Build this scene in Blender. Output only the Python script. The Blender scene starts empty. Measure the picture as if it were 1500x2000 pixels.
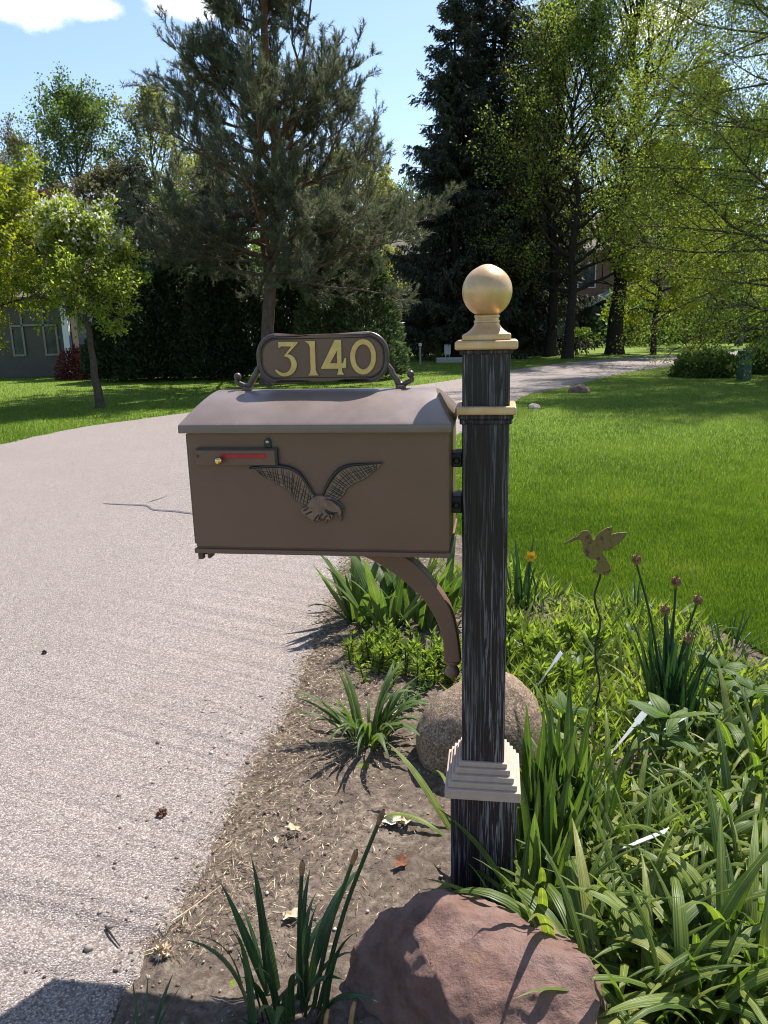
import bpy, bmesh, math, random
import numpy as np
from mathutils import Vector, Matrix, noise

# ------------------------------------------------------------------ camera
scene = bpy.context.scene
COL = scene.collection
PITCH, ROLL, FPX, CAMH = math.radians(14.0), math.radians(1.4), 1500.0, 1.5
_f = np.array([0, math.cos(PITCH), -math.sin(PITCH)])
_u0 = np.array([0, math.sin(PITCH), math.cos(PITCH)])
_r0 = np.array([1.0, 0, 0])
_r = _r0 * math.cos(ROLL) - _u0 * math.sin(ROLL)
_u = _u0 * math.cos(ROLL) + _r0 * math.sin(ROLL)
_c = np.array([0, 0, CAMH])
cam_data = bpy.data.cameras.new('camera')
cam_data.sensor_fit = 'VERTICAL'
cam_data.sensor_height = 24.0
cam_data.lens = 18.0
cam_data.clip_start = 0.05
cam_data.clip_end = 3000
cam = bpy.data.objects.new('camera', cam_data)
COL.objects.link(cam)
cam.matrix_world = Matrix(((_r[0], _u[0], -_f[0], 0), (_r[1], _u[1], -_f[1], 0), (_r[2], _u[2], -_f[2], CAMH), (0, 0, 0, 1)))
scene.camera = cam

# ------------------------------------------------------------------ light
SUN_EL, SUN_AZ = math.radians(56.5), math.radians(40)      # azimuth: clockwise from +Y (straight ahead)
to_sun = Vector((math.sin(SUN_AZ) * math.cos(SUN_EL), math.cos(SUN_AZ) * math.cos(SUN_EL), math.sin(SUN_EL)))
sd = bpy.data.lights.new('sun', 'SUN')
sd.energy = 5.0
sd.angle = math.radians(0.53)
sd.color = (1.0, 0.955, 0.88)
sun = bpy.data.objects.new('sun', sd)
COL.objects.link(sun)
sun.rotation_euler = (-to_sun).to_track_quat('-Z', 'Y').to_euler()
sun.location = (0, 0, 30)

world = bpy.data.worlds.new('World')
scene.world = world
world.use_nodes = True
wn, wl = world.node_tree.nodes, world.node_tree.links
wn.clear()
w_out = wn.new('ShaderNodeOutputWorld')
w_bg = wn.new('ShaderNodeBackground')
w_sky = wn.new('ShaderNodeTexSky')
w_sky.sky_type = 'NISHITA'
w_sky.sun_disc = False
w_sky.sun_elevation = SUN_EL
w_sky.sun_rotation = SUN_AZ
w_sky.air_density = 1.0
w_sky.dust_density = 0.6
w_sky.ozone_density = 3.0
w_bg.inputs['Strength'].default_value = 0.115
w_geo = wn.new('ShaderNodeTexCoord')
# fair weather clouds: soft elongated puffs spread round the sky, broken up by noise
w_noise = wn.new('ShaderNodeTexNoise')
w_noise.inputs['Scale'].default_value = 9.0
w_noise.inputs['Detail'].default_value = 9.0
w_noise.inputs['Roughness'].default_value = 0.62
w_map = wn.new('ShaderNodeMapping')
w_map.inputs['Scale'].default_value = (1, 1, 1.8)
wl.new(w_geo.outputs['Generated'], w_map.inputs['Vector'])
wl.new(w_map.outputs['Vector'], w_noise.inputs['Vector'])
cl_prev = None
def _ray(px, py):
    d = _f + _r * (px - 750) / FPX - _u * (py - 1000) / FPX
    return d / np.linalg.norm(d)
puffs = [(_ray(70, -8), .07), (_ray(375, -12), .06), (_ray(160, 12), .04), (_ray(1290, 40), .05)]
crng = random.Random(4)
for k in range(5):
    az, el = crng.uniform(0.6, 5.6), crng.uniform(.25, 1.0)
    puffs.append((np.array([math.sin(az) * math.cos(el), math.cos(az) * math.cos(el), math.sin(el)]), crng.uniform(.07, .13)))
for d, s in puffs:
    sub = wn.new('ShaderNodeVectorMath'); sub.operation = 'SUBTRACT'
    sub.inputs[1].default_value = tuple(d)
    wl.new(w_geo.outputs['Generated'], sub.inputs[0])
    mul = wn.new('ShaderNodeVectorMath'); mul.operation = 'MULTIPLY'
    mul.inputs[1].default_value = (1 / s, 1 / s, 2.2 / s)
    wl.new(sub.outputs[0], mul.inputs[0])
    ln = wn.new('ShaderNodeVectorMath'); ln.operation = 'LENGTH'
    wl.new(mul.outputs[0], ln.inputs[0])
    mr = wn.new('ShaderNodeMapRange')
    mr.inputs['From Min'].default_value = 1.5; mr.inputs['From Max'].default_value = 0.2
    wl.new(ln.outputs['Value'], mr.inputs['Value'])
    if cl_prev is None:
        cl_prev = mr.outputs[0]
    else:
        mx = wn.new('ShaderNodeMath'); mx.operation = 'MAXIMUM'
        wl.new(cl_prev, mx.inputs[0]); wl.new(mr.outputs[0], mx.inputs[1])
        cl_prev = mx.outputs[0]
w_add = wn.new('ShaderNodeMath'); w_add.operation = 'MULTIPLY_ADD'
w_add.inputs[1].default_value = 0.55
wl.new(cl_prev, w_add.inputs[0]); wl.new(w_noise.outputs['Fac'], w_add.inputs[2])
w_rmp = wn.new('ShaderNodeMapRange')
w_rmp.interpolation_type = 'SMOOTHSTEP'
w_rmp.inputs['From Min'].default_value = 0.70; w_rmp.inputs['From Max'].default_value = 0.98
wl.new(w_add.outputs[0], w_rmp.inputs['Value'])
w_mix = wn.new('ShaderNodeMix'); w_mix.data_type = 'RGBA'
wl.new(w_rmp.outputs[0], w_mix.inputs['Factor'])
w_haze = wn.new('ShaderNodeMix'); w_haze.data_type = 'RGBA'          # thin spring haze over the whole sky
w_haze.inputs['Factor'].default_value = 0.08
wl.new(w_sky.outputs[0], w_haze.inputs[6])
w_haze.inputs[7].default_value = (4.6, 5.0, 5.6, 1)
wl.new(w_haze.outputs[2], w_mix.inputs[6])
w_mix.inputs[7].default_value = (8.2, 8.2, 8.4, 1)
wl.new(w_mix.outputs[2], w_bg.inputs['Color'])
wl.new(w_bg.outputs[0], w_out.inputs['Surface'])

scene.view_settings.view_transform = 'Standard'
scene.view_settings.look = 'None'
scene.view_settings.exposure = 0.92
scene.view_settings.gamma = 1.0
scene.view_settings.use_curve_mapping = False
scene.render.engine = 'CYCLES'
scene.cycles.use_denoising = True
scene.cycles.max_bounces = 6
scene.cycles.diffuse_bounces = 4
scene.cycles.pixel_filter_type = 'BLACKMAN_HARRIS'
scene.cycles.filter_width = 1.05
scene.cycles.glossy_bounces = 3
scene.cycles.transmission_bounces = 4
scene.cycles.caustics_reflective = False
scene.cycles.caustics_refractive = False

# ------------------------------------------------------------------ helpers
def at(px, py, Y):
    """where the sight line through a photograph pixel meets the vertical plane at distance Y"""
    d = _f + _r * (px - 750) / FPX - _u * (py - 1000) / FPX
    return Vector(_c + d * (Y / d[1]))
def gnd(px, py, z=0.0):
    d = _f + _r * (px - 750) / FPX - _u * (py - 1000) / FPX
    return Vector(_c + d * ((z - CAMH) / d[2]))

def mesh_np(name, V, F, rnd=None, smooth=False):
    """V (n,3); F (m,3) or (m,4)"""
    V = np.asarray(V, np.float32); F = np.asarray(F, np.int32)
    me = bpy.data.meshes.new(name)
    me.vertices.add(len(V)); me.vertices.foreach_set('co', V.ravel())
    k = F.shape[1]
    me.loops.add(F.size); me.loops.foreach_set('vertex_index', F.ravel())
    me.polygons.add(len(F)); me.polygons.foreach_set('loop_start', np.arange(0, F.size, k, dtype=np.int32))
    if rnd is not None:
        a = me.attributes.new('rnd', 'FLOAT', 'POINT'); a.data.foreach_set('value', np.asarray(rnd, np.float32))
    me.update(calc_edges=True)
    if smooth:
        me.polygons.foreach_set('use_smooth', np.ones(len(F), bool))
    return me
def mesh_bm(name, bm, smooth=False, keep=False):
    me = bpy.data.meshes.new(name)
    bm.normal_update(); bm.to_mesh(me)
    if not keep: bm.free()
    if smooth:
        me.polygons.foreach_set('use_smooth', np.ones(len(me.polygons), bool))
    return me
def obj(name, me, mat=None, parent=None, loc=None, kind=None):
    o = bpy.data.objects.new(name, me)
    COL.objects.link(o)
    if mat is not None and me is not None and not me.materials:
        me.materials.append(mat)
    if parent is not None: o.parent = parent
    if loc is not None: o.location = loc
    if kind: o['kind'] = kind
    return o
def tag(o, label, cat, group=None):
    o['label'] = label; o['category'] = cat
    if group: o['group'] = group
    return o
def thing(name, label, cat, loc=(0, 0, 0), rz=0.0, group=None):
    o = bpy.data.objects.new(name, None)
    o.empty_display_size = .1
    COL.objects.link(o)
    o.location = loc; o.rotation_euler = (0, 0, rz)
    return tag(o, label, cat, group)
def box(bm, x0, x1, y0, y1, z0, z1, bevel=0.0, seg=2):
    vs = [bm.verts.new(p) for p in ((x0, y0, z0), (x1, y0, z0), (x1, y1, z0), (x0, y1, z0), (x0, y0, z1), (x1, y0, z1), (x1, y1, z1), (x0, y1, z1))]
    fs = [bm.faces.new([vs[i] for i in q]) for q in ((3, 2, 1, 0), (4, 5, 6, 7), (0, 1, 5, 4), (1, 2, 6, 5), (2, 3, 7, 6), (3, 0, 4, 7))]
    if bevel > 0:
        es = list({e for f in fs for e in f.edges})
        bmesh.ops.bevel(bm, geom=es, offset=bevel, segments=seg, profile=.5, affect='EDGES')
def frustum(bm, hx0, hy0, z0, hx1, hy1, z1):
    a = [bm.verts.new((sx * hx0, sy * hy0, z0)) for sx, sy in ((-1, -1), (1, -1), (1, 1), (-1, 1))]
    b = [bm.verts.new((sx * hx1, sy * hy1, z1)) for sx, sy in ((-1, -1), (1, -1), (1, 1), (-1, 1))]
    bm.faces.new(a[::-1]); bm.faces.new(b)
    for i in range(4):
        j = (i + 1) % 4
        bm.faces.new((a[i], a[j], b[j], b[i]))
def lathe(bm, prof, n=40, axis='z', origin=(0, 0, 0)):
    rings = []
    O_ = Vector(origin)
    for r, z in prof:
        ring = []
        for i in range(n):
            t = 2 * math.pi * i / n
            p = (r * math.cos(t), r * math.sin(t), z)
            if axis == 'y': p = (p[0], -p[2], p[1])
            if axis == 'x': p = (p[2], p[0], p[1])
            ring.append(bm.verts.new(O_ + Vector(p)))
        rings.append(ring)
    for a, b in zip(rings, rings[1:]):
        for i in range(n):
            j = (i + 1) % n
            bm.faces.new((a[i], a[j], b[j], b[i]))
    bm.faces.new(rings[0][::-1]); bm.faces.new(rings[-1])
def tubes_np(lines, k=5):
    """lines: list of (pts (n,3), radii (n,)) -> V, F; lines of equal length are built together"""
    VV, FF, off = [], [], 0
    ang = np.arange(k) * 2 * math.pi / k
    ca, sa = np.cos(ang), np.sin(ang)
    groups = {}
    for P, R in lines: groups.setdefault(len(P), []).append((P, R))
    for n, g in groups.items():
        P = np.array([q[0] for q in g], float); R = np.array([q[1] for q in g], float); m_ = len(g)
        T = np.gradient(P, axis=1); T /= np.linalg.norm(T, axis=2, keepdims=True) + 1e-9
        ref = np.where(np.abs(T[:, :1, 2:]) < .8, np.array([0, 0, 1.0]), np.array([1.0, 0, 0]))
        A = np.cross(T, np.broadcast_to(ref, T.shape)); A /= np.linalg.norm(A, axis=2, keepdims=True) + 1e-9
        B = np.cross(T, A)
        V = P[:, :, None, :] + R[:, :, None, None] * (ca[:, None] * A[:, :, None, :] + sa[:, None] * B[:, :, None, :])
        VV.append(V.reshape(-1, 3))
        i = np.arange(n - 1)[:, None] * k; j = np.arange(k)[None, :]; j2 = (j + 1) % k
        F1 = np.stack([i + j, i + j2, i + k + j2, i + k + j], -1).reshape(-1, 4)
        FF.append((F1[None] + (np.arange(m_) * n * k)[:, None, None]).reshape(-1, 4) + off)
        off += m_ * n * k
    return np.concatenate(VV), np.concatenate(FF)
def tube_mesh(name, lines, k=6):
    V, F = tubes_np(lines, k)
    return mesh_np(name, V, F, smooth=True)
def outline_mesh(name, loops, depth, bevel=0.0, res=1):
    """closed 2-D loops (in x,z), holes allowed, extruded symmetrically about y=0"""
    cu = bpy.data.curves.new(name, 'CURVE'); cu.dimensions = '2D'; cu.fill_mode = 'BOTH'
    for lp in loops:
        sp = cu.splines.new('POLY'); sp.points.add(len(lp) - 1); sp.use_cyclic_u = True
        for q, p in zip(sp.points, lp): q.co = (p[0], p[1], 0, 1)
    cu.extrude = max(depth / 2 - bevel, 1e-5); cu.bevel_depth = bevel; cu.bevel_resolution = res
    o = bpy.data.objects.new('tmp', cu)
    me = bpy.data.meshes.new_from_object(o)
    bpy.data.objects.remove(o); bpy.data.curves.remove(cu)
    me.name = name
    me.transform(Matrix(((1, 0, 0, 0), (0, 0, -1, 0), (0, 1, 0, 0), (0, 0, 0, 1))))   # local z -> -y (towards the viewer)
    return me
def smooth_loop(pts, n=6, closed=True):
    """Catmull-Rom resample"""
    P = [np.array(p, float) for p in pts]; m = len(P); out = []
    rng_ = range(m) if closed else range(m - 1)
    for i in rng_:
        if closed: p0, p1, p2, p3 = P[i - 1], P[i], P[(i + 1) % m], P[(i + 2) % m]
        else: p0, p1, p2, p3 = P[max(i - 1, 0)], P[i], P[i + 1], P[min(i + 2, m - 1)]
        for k in range(n):
            t = k / n
            out.append(.5 * ((2 * p1) + (-p0 + p2) * t + (2 * p0 - 5 * p1 + 4 * p2 - p3) * t * t + (-p0 + 3 * p1 - 3 * p2 + p3) * t ** 3))
    if not closed: out.append(P[-1])
    return out

# ------------------------------------------------------------------ materials
class M:
    """small wrapper for building a node material"""
    def __init__(s, name, rough=.6, spec=.4, metal=0.0):
        s.m = bpy.data.materials.new(name); s.m.use_nodes = True
        s.n, s.l = s.m.node_tree.nodes, s.m.node_tree.links
        s.b = s.n['Principled BSDF']; s.out = s.n['Material Output']
        s.b.inputs['Roughness'].default_value = rough
        s.b.inputs['Specular IOR Level'].default_value = spec
        s.b.inputs['Metallic'].default_value = metal
        s.tc = s.n.new('ShaderNodeTexCoord')
    def map(s, scale=(1, 1, 1), space='Object', loc=(0, 0, 0)):
        mp = s.n.new('ShaderNodeMapping'); mp.inputs['Scale'].default_value = scale; mp.inputs['Location'].default_value = loc
        s.l.new(s.tc.outputs[space], mp.inputs['Vector']); return mp.outputs[0]
    def noise(s, scale, detail=5, rough=.6, vec=None, dist=0.0):
        t = s.n.new('ShaderNodeTexNoise'); t.inputs['Scale'].default_value = scale; t.inputs['Detail'].default_value = detail
        t.inputs['Roughness'].default_value = rough; t.inputs['Distortion'].default_value = dist
        s.l.new(vec if vec is not None else s.tc.outputs['Object'], t.inputs['Vector']); return t.outputs['Fac']
    def voro(s, scale, feature='F1', vec=None, out='Distance', rand=1.0):
        t = s.n.new('ShaderNodeTexVoronoi'); t.feature = feature; t.inputs['Scale'].default_value = scale
        t.inputs['Randomness'].default_value = rand
        s.l.new(vec if vec is not None else s.tc.outputs['Object'], t.inputs['Vector']); return t.outputs[out]
    def ramp(s, fac, stops, interp='LINEAR'):
        r = s.n.new('ShaderNodeValToRGB'); r.color_ramp.interpolation = interp; cr = r.color_ramp
        while len(cr.elements) < len(stops): cr.elements.new(.5)
        for e, (p, c) in zip(cr.elements, stops):
            e.position = p; e.color = (*c, 1) if len(c) == 3 else c
        s.l.new(fac, r.inputs['Fac']); return r.outputs['Color']
    def rng(s, v, a, b, c=0.0, d=1.0):
        r = s.n.new('ShaderNodeMapRange')
        for k, x in zip(('From Min', 'From Max', 'To Min', 'To Max'), (a, b, c, d)): r.inputs[k].default_value = x
        s.l.new(v, r.inputs['Value']); return r.outputs[0]
    def mix(s, fac, a, b, mode='MIX'):
        x = s.n.new('ShaderNodeMix'); x.data_type = 'RGBA'; x.blend_type = mode
        for sock, v in ((x.inputs['Factor'], fac), (x.inputs[6], a), (x.inputs[7], b)):
            if isinstance(v, (int, float)): sock.default_value = v
            elif isinstance(v, tuple): sock.default_value = (*v, 1) if len(v) == 3 else v
            else: s.l.new(v, sock)
        return x.outputs[2]
    def math(s, op, a, b=0.0):
        x = s.n.new('ShaderNodeMath'); x.operation = op
        for sock, v in zip(x.inputs, (a, b)):
            if isinstance(v, (int, float)): sock.default_value = v
            else: s.l.new(v, sock)
        return x.outputs[0]
    def attr(s, name):
        t = s.n.new('ShaderNodeAttribute'); t.attribute_name = name; return t.outputs['Fac']
    def objrnd(s):
        return s.n.new('ShaderNodeObjectInfo').outputs['Random']
    def col(s, v):
        if isinstance(v, tuple): s.b.inputs['Base Color'].default_value = (*v, 1)
        else: s.l.new(v, s.b.inputs['Base Color'])
        return s
    def rough(s, v): s.l.new(v, s.b.inputs['Roughness']); return s
    def bump(s, h, strength=.5, dist=.01):
        b = s.n.new('ShaderNodeBump'); b.inputs['Strength'].default_value = strength; b.inputs['Distance'].default_value = dist
        s.l.new(h, b.inputs['Height']); s.l.new(b.outputs[0], s.b.inputs['Normal']); return s
    def translucent(s, color, fac):
        t = s.n.new('ShaderNodeBsdfTranslucent')
        if isinstance(color, tuple): t.inputs['Color'].default_value = (*color, 1)
        else: s.l.new(color, t.inputs['Color'])
        mx = s.n.new('ShaderNodeMixShader'); mx.inputs['Fac'].default_value = fac
        s.l.new(s.b.outputs[0], mx.inputs[1]); s.l.new(t.outputs[0], mx.inputs[2]); s.l.new(mx.outputs[0], s.out.inputs['Surface'])
        return s

def leaf_mat(name, stops, trans=.35, rough=.5, spec=.3, tint=(1.15, 1.25, .55), src='attr', veins=False):
    m = M(name, rough, spec)
    v = m.attr('rnd') if src == 'attr' else m.objrnd()
    c = m.ramp(v, stops)
    if veins:
        ac = m.attr('rnd')                                     # position across the blade: 0 edge, .5 midrib, 1 edge
        wv = m.math('SINE', m.math('MULTIPLY', ac, 38.0))
        c = m.mix(m.rng(wv, -.2, 1, 0, .30), c, tuple(x * .55 for x in stops[0][1]))
        rib = m.rng(m.math('ABSOLUTE', m.math('SUBTRACT', ac, .5)), 0, .09, 1, 0)
        c = m.mix(m.math('MULTIPLY', rib, .5), c, tuple(min(1, x * 1.5 + .02) for x in stops[-1][1]))
        n2 = m.noise(11, 4, .65)
        c = m.mix(m.rng(n2, .56, .74, 0, .5), c, (.20, .19, .055))
        c = m.mix(m.rng(m.noise(4, 3, .6, m.map((1, 1, 1), loc=(3, 1, 5))), .5, .75, 0, .5), c, tuple(x * .6 for x in stops[0][1]))
        m.bump(wv, .35, .0015)
    m.col(c)
    m.translucent(m.mix(1.0, c, tint, 'MULTIPLY'), trans)
    return m.m

def plain(name, colr, rough=.6, spec=.4, metal=0., nscale=30, var=.25, bump=.15, bd=.003):
    m = M(name, rough, spec, metal)
    n = m.noise(nscale, 6, .65)
    a = tuple(c * (1 - var) for c in colr); b = tuple(min(1, c * (1 + var)) for c in colr)
    m.col(m.ramp(n, [(.3, a), (.7, b)]))
    if bump: m.bump(n, bump, bd)
    return m.m

# painted mailbox sheet: taupe brown, faintly mottled, dusty
m = M('mailbox_paint', .42, .45)
n1 = m.noise(7, 5, .6); n2 = m.noise(90, 4, .6)
c = m.ramp(n1, [(.3, (.136, .073, .050)), (.7, (.158, .087, .061))])
c = m.mix(m.rng(m.noise(2.6, 4, .7, m.map((1, 1, 1.6), loc=(3.1, 0, 1))), .62, .78, 0, .45), c, (.075, .048, .038))
m.col(c); m.rough(m.rng(n1, .3, .7, .36, .5)); m.bump(n2, .06, .002)
MAT_BOX = m.m
m = M('mailbox_roof_paint', .36, .55)
n1 = m.noise(9, 6, .65); n2 = m.noise(120, 3, .6)
c = m.ramp(n1, [(.3, (.15, .108, .092)), (.7, (.185, .138, .118))])
c = m.mix(m.rng(m.noise(46, 4, .7), .66, .76, 0, .5), c, (.33, .29, .27))
m.col(c); m.rough(m.rng(n1, .3, .7, .3, .46)); m.bump(n2, .07, .002)
MAT_ROOF = m.m
m = M('dark_bronze', .38, .5, .25)
n1 = m.noise(40, 5, .6)
m.col(m.ramp(n1, [(.3, (.055, .038, .034)), (.7, (.10, .07, .062))])); m.bump(n1, .1, .001)
MAT_BRONZE = m.m
MAT_EAGLE = plain('eagle_bronze', (.17, .105, .078), .42, .5, .15, 90, .35, .2, .001)
MAT_EAGLE_DARK = plain('eagle_dark_bronze', (.011, .011, .014), .33, .6, .2, 60, .3, .1, .001)
m = M('number_gold', .38, .5, .35)
n1 = m.noise(60, 4, .6); m.col(m.ramp(n1, [(.3, (.50, .325, .11)), (.7, (.62, .43, .17))])); m.bump(n1, .1, .0006)
MAT_DIGIT = m.m
m = M('gold_paint', .40, .5, .4)
n1 = m.noise(14, 6, .65); n2 = m.noise(60, 5, .7)
c = m.ramp(n1, [(.25, (.44, .26, .12)), (.55, (.62, .40, .21)), (.8, (.72, .53, .33))])
c = m.mix(m.rng(n2, .6, .75, 0, .55), c, (.30, .23, .12))
m.col(c); m.rough(m.rng(n1, .3, .7, .28, .5)); m.bump(n2, .12, .0012)
MAT_GOLD = m.m
m = M('worn_cream_gold', .55, .35)
n1 = m.noise(10, 6, .7); n2 = m.noise(70, 5, .7, m.map((1, 1, 4)))
c = m.ramp(n1, [(.3, (.36, .25, .195)), (.6, (.46, .355, .29)), (.85, (.45, .32, .17))])
c = m.mix(m.rng(n2, .64, .78, 0, .7), c, (.26, .19, .17))
m.col(c); m.bump(n2, .25, .001)
MAT_COLLAR = m.m
# dark stained post with chalky vertical weathering streaks
m = M('weathered_post', .42, .3)
st = m.noise(1.0, 6, .6, m.map((170, 170, 4.5)), 1.2)
st2 = m.noise(1.0, 5, .6, m.map((14, 14, 1.1)))
fine = m.noise(1.0, 3, .6, m.map((300, 300, 25)))
mask = m.math('MULTIPLY', m.rng(st, .50, .575, 0, 1), m.rng(st2, .38, .56, .08, 1))
mask = m.math('MULTIPLY', mask, m.rng(fine, .3, .6, .35, 1))
base = m.ramp(st2, [(.3, (.012, .009, .011)), (.6, (.019, .014, .017)), (.75, (.034, .018, .015))])
m.col(m.mix(m.math('MULTIPLY', mask, .75), base, (.30, .28, .30)))
m.rough(m.rng(mask, 0, 1, .45, .85)); m.bump(st, .25, .0012)
MAT_POST = m.m
MAT_RED = plain('red_enamel', (.36, .008, .02), .35, .5, 0, 60, .25, .1, .0006)
MAT_BRASS = plain('polished_brass', (.78, .55, .22), .16, .5, 1.0, 30, .1, 0)
MAT_STEEL = plain('galvanised_steel', (.42, .42, .44), .35, .5, .9, 60, .2, .05, .0005)
MAT_BLACK = plain('black_steel', (.02, .021, .026), .38, .5, .2, 50, .3, .1, .0008)

# worn, light exposed-aggregate asphalt
m = M('old_asphalt', .85, .25)
p = m.tc.outputs['Object']
v1 = m.voro(205, 'F1', p, 'Color'); d1 = m.voro(205, 'F1', p, 'Distance')
v2 = m.voro(62, 'F1', p, 'Color'); d2 = m.voro(62, 'F1', p, 'Distance')
sep = m.n.new('ShaderNodeSeparateColor'); m.l.new(v1, sep.inputs[0])
c = m.ramp(sep.outputs[0], [(0.0, (.15, .12, .11)), (.35, (.28, .234, .215)), (.7, (.385, .328, .302)), (.9, (.49, .42, .385)), (1.0, (.62, .54, .49))])
sep2 = m.n.new('ShaderNodeSeparateColor'); m.l.new(v2, sep2.inputs[0])
big = m.math('MULTIPLY', m.rng(sep2.outputs[1], .86, .88, 0, 1), m.rng(d2, .30, .42, 1, 0))
c2 = m.ramp(sep2.outputs[0], [(0, (.27, .21, .18)), (.4, (.42, .37, .34)), (.8, (.52, .46, .40)), (1, (.3, .28, .28))])
c = m.mix(m.math('MULTIPLY', big, .8), c, c2)
gap = m.rng(d1, .42, .70, 0, .6)
c = m.mix(gap, c, (.05, .042, .042))
lo = m.noise(.9, 6, .65)
c = m.mix(m.rng(lo, .35, .7, 0, .22), c, (.18, .145, .125), 'MIX')
mos = m.noise(2.3, 6, .7, m.map((1, 1, 1), loc=(5, 2, 0)))
c = m.mix(m.rng(mos, .58, .75, 0, .3), c, (.14, .125, .07))
m.col(c)
h = m.math('ADD', m.rng(d1, 0, .6, 1, 0), m.math('MULTIPLY', big, 1.2))
m.bump(h, .9, .004)
MAT_ROAD = m.m
m = M('dark_streak_surface', .5, .4); n1 = m.noise(60, 5); m.col(m.ramp(n1, [(.3, (.07, .066, .07)), (.7, (.13, .12, .125))])); m.bump(n1, .4, .004); MAT_DARK_STREAK = m.m

m = M('dirt', .95, .1)
n1 = m.noise(4.2, 8, .7); n2 = m.noise(38, 7, .72); n3 = m.noise(160, 5, .7)
c = m.ramp(n2, [(.30, (.045, .033, .026)), (.5, (.15, .115, .09)), (.70, (.27, .22, .175))])
c = m.mix(m.rng(n1, .42, .62, 0, .55), c, (.075, .056, .045))
st = m.voro(70, 'F1', None, 'Color'); sd_ = m.voro(70, 'F1', None, 'Distance')
sp_ = m.n.new('ShaderNodeSeparateColor'); m.l.new(st, sp_.inputs[0])
c = m.mix(m.math('MULTIPLY', m.rng(sp_.outputs[0], .965, .97, 0, .8), m.rng(sd_, .25, .35, 1, 0)), c, (.30, .25, .21))
m.col(c); m.bump(m.math('ADD', n2, m.math('MULTIPLY', n3, .5)), .8, .012)
MAT_DIRT = m.m

m = M('lawn_turf', .9, .15)
n1 = m.noise(.55, 6, .6); n2 = m.noise(26, 6, .7); n3 = m.noise(150, 4, .7)
c = m.ramp(n2, [(.25, (.065, .10, .012)), (.5, (.125, .185, .022)), (.78, (.19, .235, .04))])
c = m.mix(m.rng(n1, .4, .66, 0, .35), c, (.105, .145, .028))
m.col(c); m.bump(m.math('ADD', n2, n3), .6, .015)
MAT_TURF = m.m

# ------------------------------------------------------------------ ground, road, bed
RIGHT_EDGE = [(-1.02, -6), (-.92, -3), (-.80, 0), (-.70, 1.0), (-.626, 1.476), (-.545, 1.83), (-.485, 2.26), (-.40, 2.73), (-.363, 3.19), (-.316, 3.88), (-.27, 4.39), (-.16, 5.87), (.24, 8.0), (.976, 10.13), (1.6, 12.0), (2.39, 14.1), (3.06, 15.65), (4.1, 16.96), (6.24, 20.3), (8.92, 23.2), (14, 27.0), (22, 31.5), (40, 39)]
LEFT_EDGE = [(-6.4, -6), (-6.2, -3), (-6.1, 0), (-6.0, 2), (-5.95, 3), (-5.9, 4), (-5.85, 5), (-5.8, 5.6), (-5.75, 6.2), (-5.7, 6.9), (-5.6, 7.8), (-5.4, 9.0), (-5.11, 10.2), (-4.67, 11.73), (-4.0, 12.7), (-3.17, 13.81), (-1.54, 16.06), (.66, 17.97), (2.116, 19.9), (4.02, 22.96), (7.08, 26.5), (11.0, 29.1), (38, 46)]
def resample(pts, n):
    P = np.array(smooth_loop(pts, 24, closed=False))
    s = np.r_[0, np.cumsum(np.linalg.norm(np.diff(P, axis=0), axis=1))]
    return P, s
RE, LE = np.array(smooth_loop(RIGHT_EDGE, 40, False)), np.array(smooth_loop(LEFT_EDGE, 40, False))
nE = len(RE)
for i in range(nE):                                        # broken asphalt edge
    x, y = RE[i]
    amp = .05 if y < 9 else .09
    RE[i, 0] += amp * .6 * noise.noise(Vector((y * 2.2, 1.3, 0))) + amp * .55 * noise.noise(Vector((y * 11, 5, 0))) + amp * .3 * noise.noise(Vector((y * 37, 9, 0)))
    LE[i, 0] += .06 * noise.noise(Vector((LE[i, 1] * 4, 2, 7)))
V, Fq = [], []
ZR = .014
cols = 5
for i in range(nE):
    for k in range(cols):
        t = k / (cols - 1)
        p = LE[i] * (1 - t) + RE[i] * t
        V.append((p[0], p[1], ZR))
    V.append((RE[i][0] + .012, RE[i][1], -.02))
for i in range(nE - 1):
    for k in range(cols):
        a = i * (cols + 1) + k
        Fq.append((a, a + 1, a + cols + 2, a + cols + 1))
road = obj('road', mesh_np('road', V, Fq), MAT_ROAD, kind='structure')

def streak_strip(pts, w):
    pts = np.array(smooth_loop(pts, 6, False)); V, F_ = [], []
    for i, p in enumerate(pts):
        ww = w * (.35 + .65 * math.sin(math.pi * (i + .6) / (len(pts) + .2)))
        V += [(p[0], p[1] - ww, ZR + .004), (p[0], p[1] + ww, ZR + .004)]
    for i in range(len(pts) - 1): F_.append((2 * i, 2 * i + 2, 2 * i + 3, 2 * i + 1))
    return V, F_
for pts, w in (([tuple(gnd(x, y)[:2]) for x, y in ((202, 987), (245, 989), (285, 991), (300, 999), (340, 1002), (378, 1007), (430, 1012), (520, 1010))], .022),
               ([tuple(gnd(x, y)[:2]) for x, y in ((283, 992), (292, 984), (310, 978), (326, 972))], .016),
               ([tuple(gnd(x, y)[:2]) for x, y in ((800, 775), (900, 771), (1000, 768), (1070, 762))], .03)):
    V, F_ = streak_strip(pts, w)
    obj('dark_streak', mesh_np('dark_streak', V, F_), MAT_DARK_STREAK, road)  # thin dark strips lying just above the road surface

# the whole ground: turf to the horizon
g = bmesh.new()
bmesh.ops.create_grid(g, x_segments=60, y_segments=60, size=600)
ground = obj('ground', mesh_bm('ground', g), MAT_TURF, kind='structure', loc=(0, 0, -.004))

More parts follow.
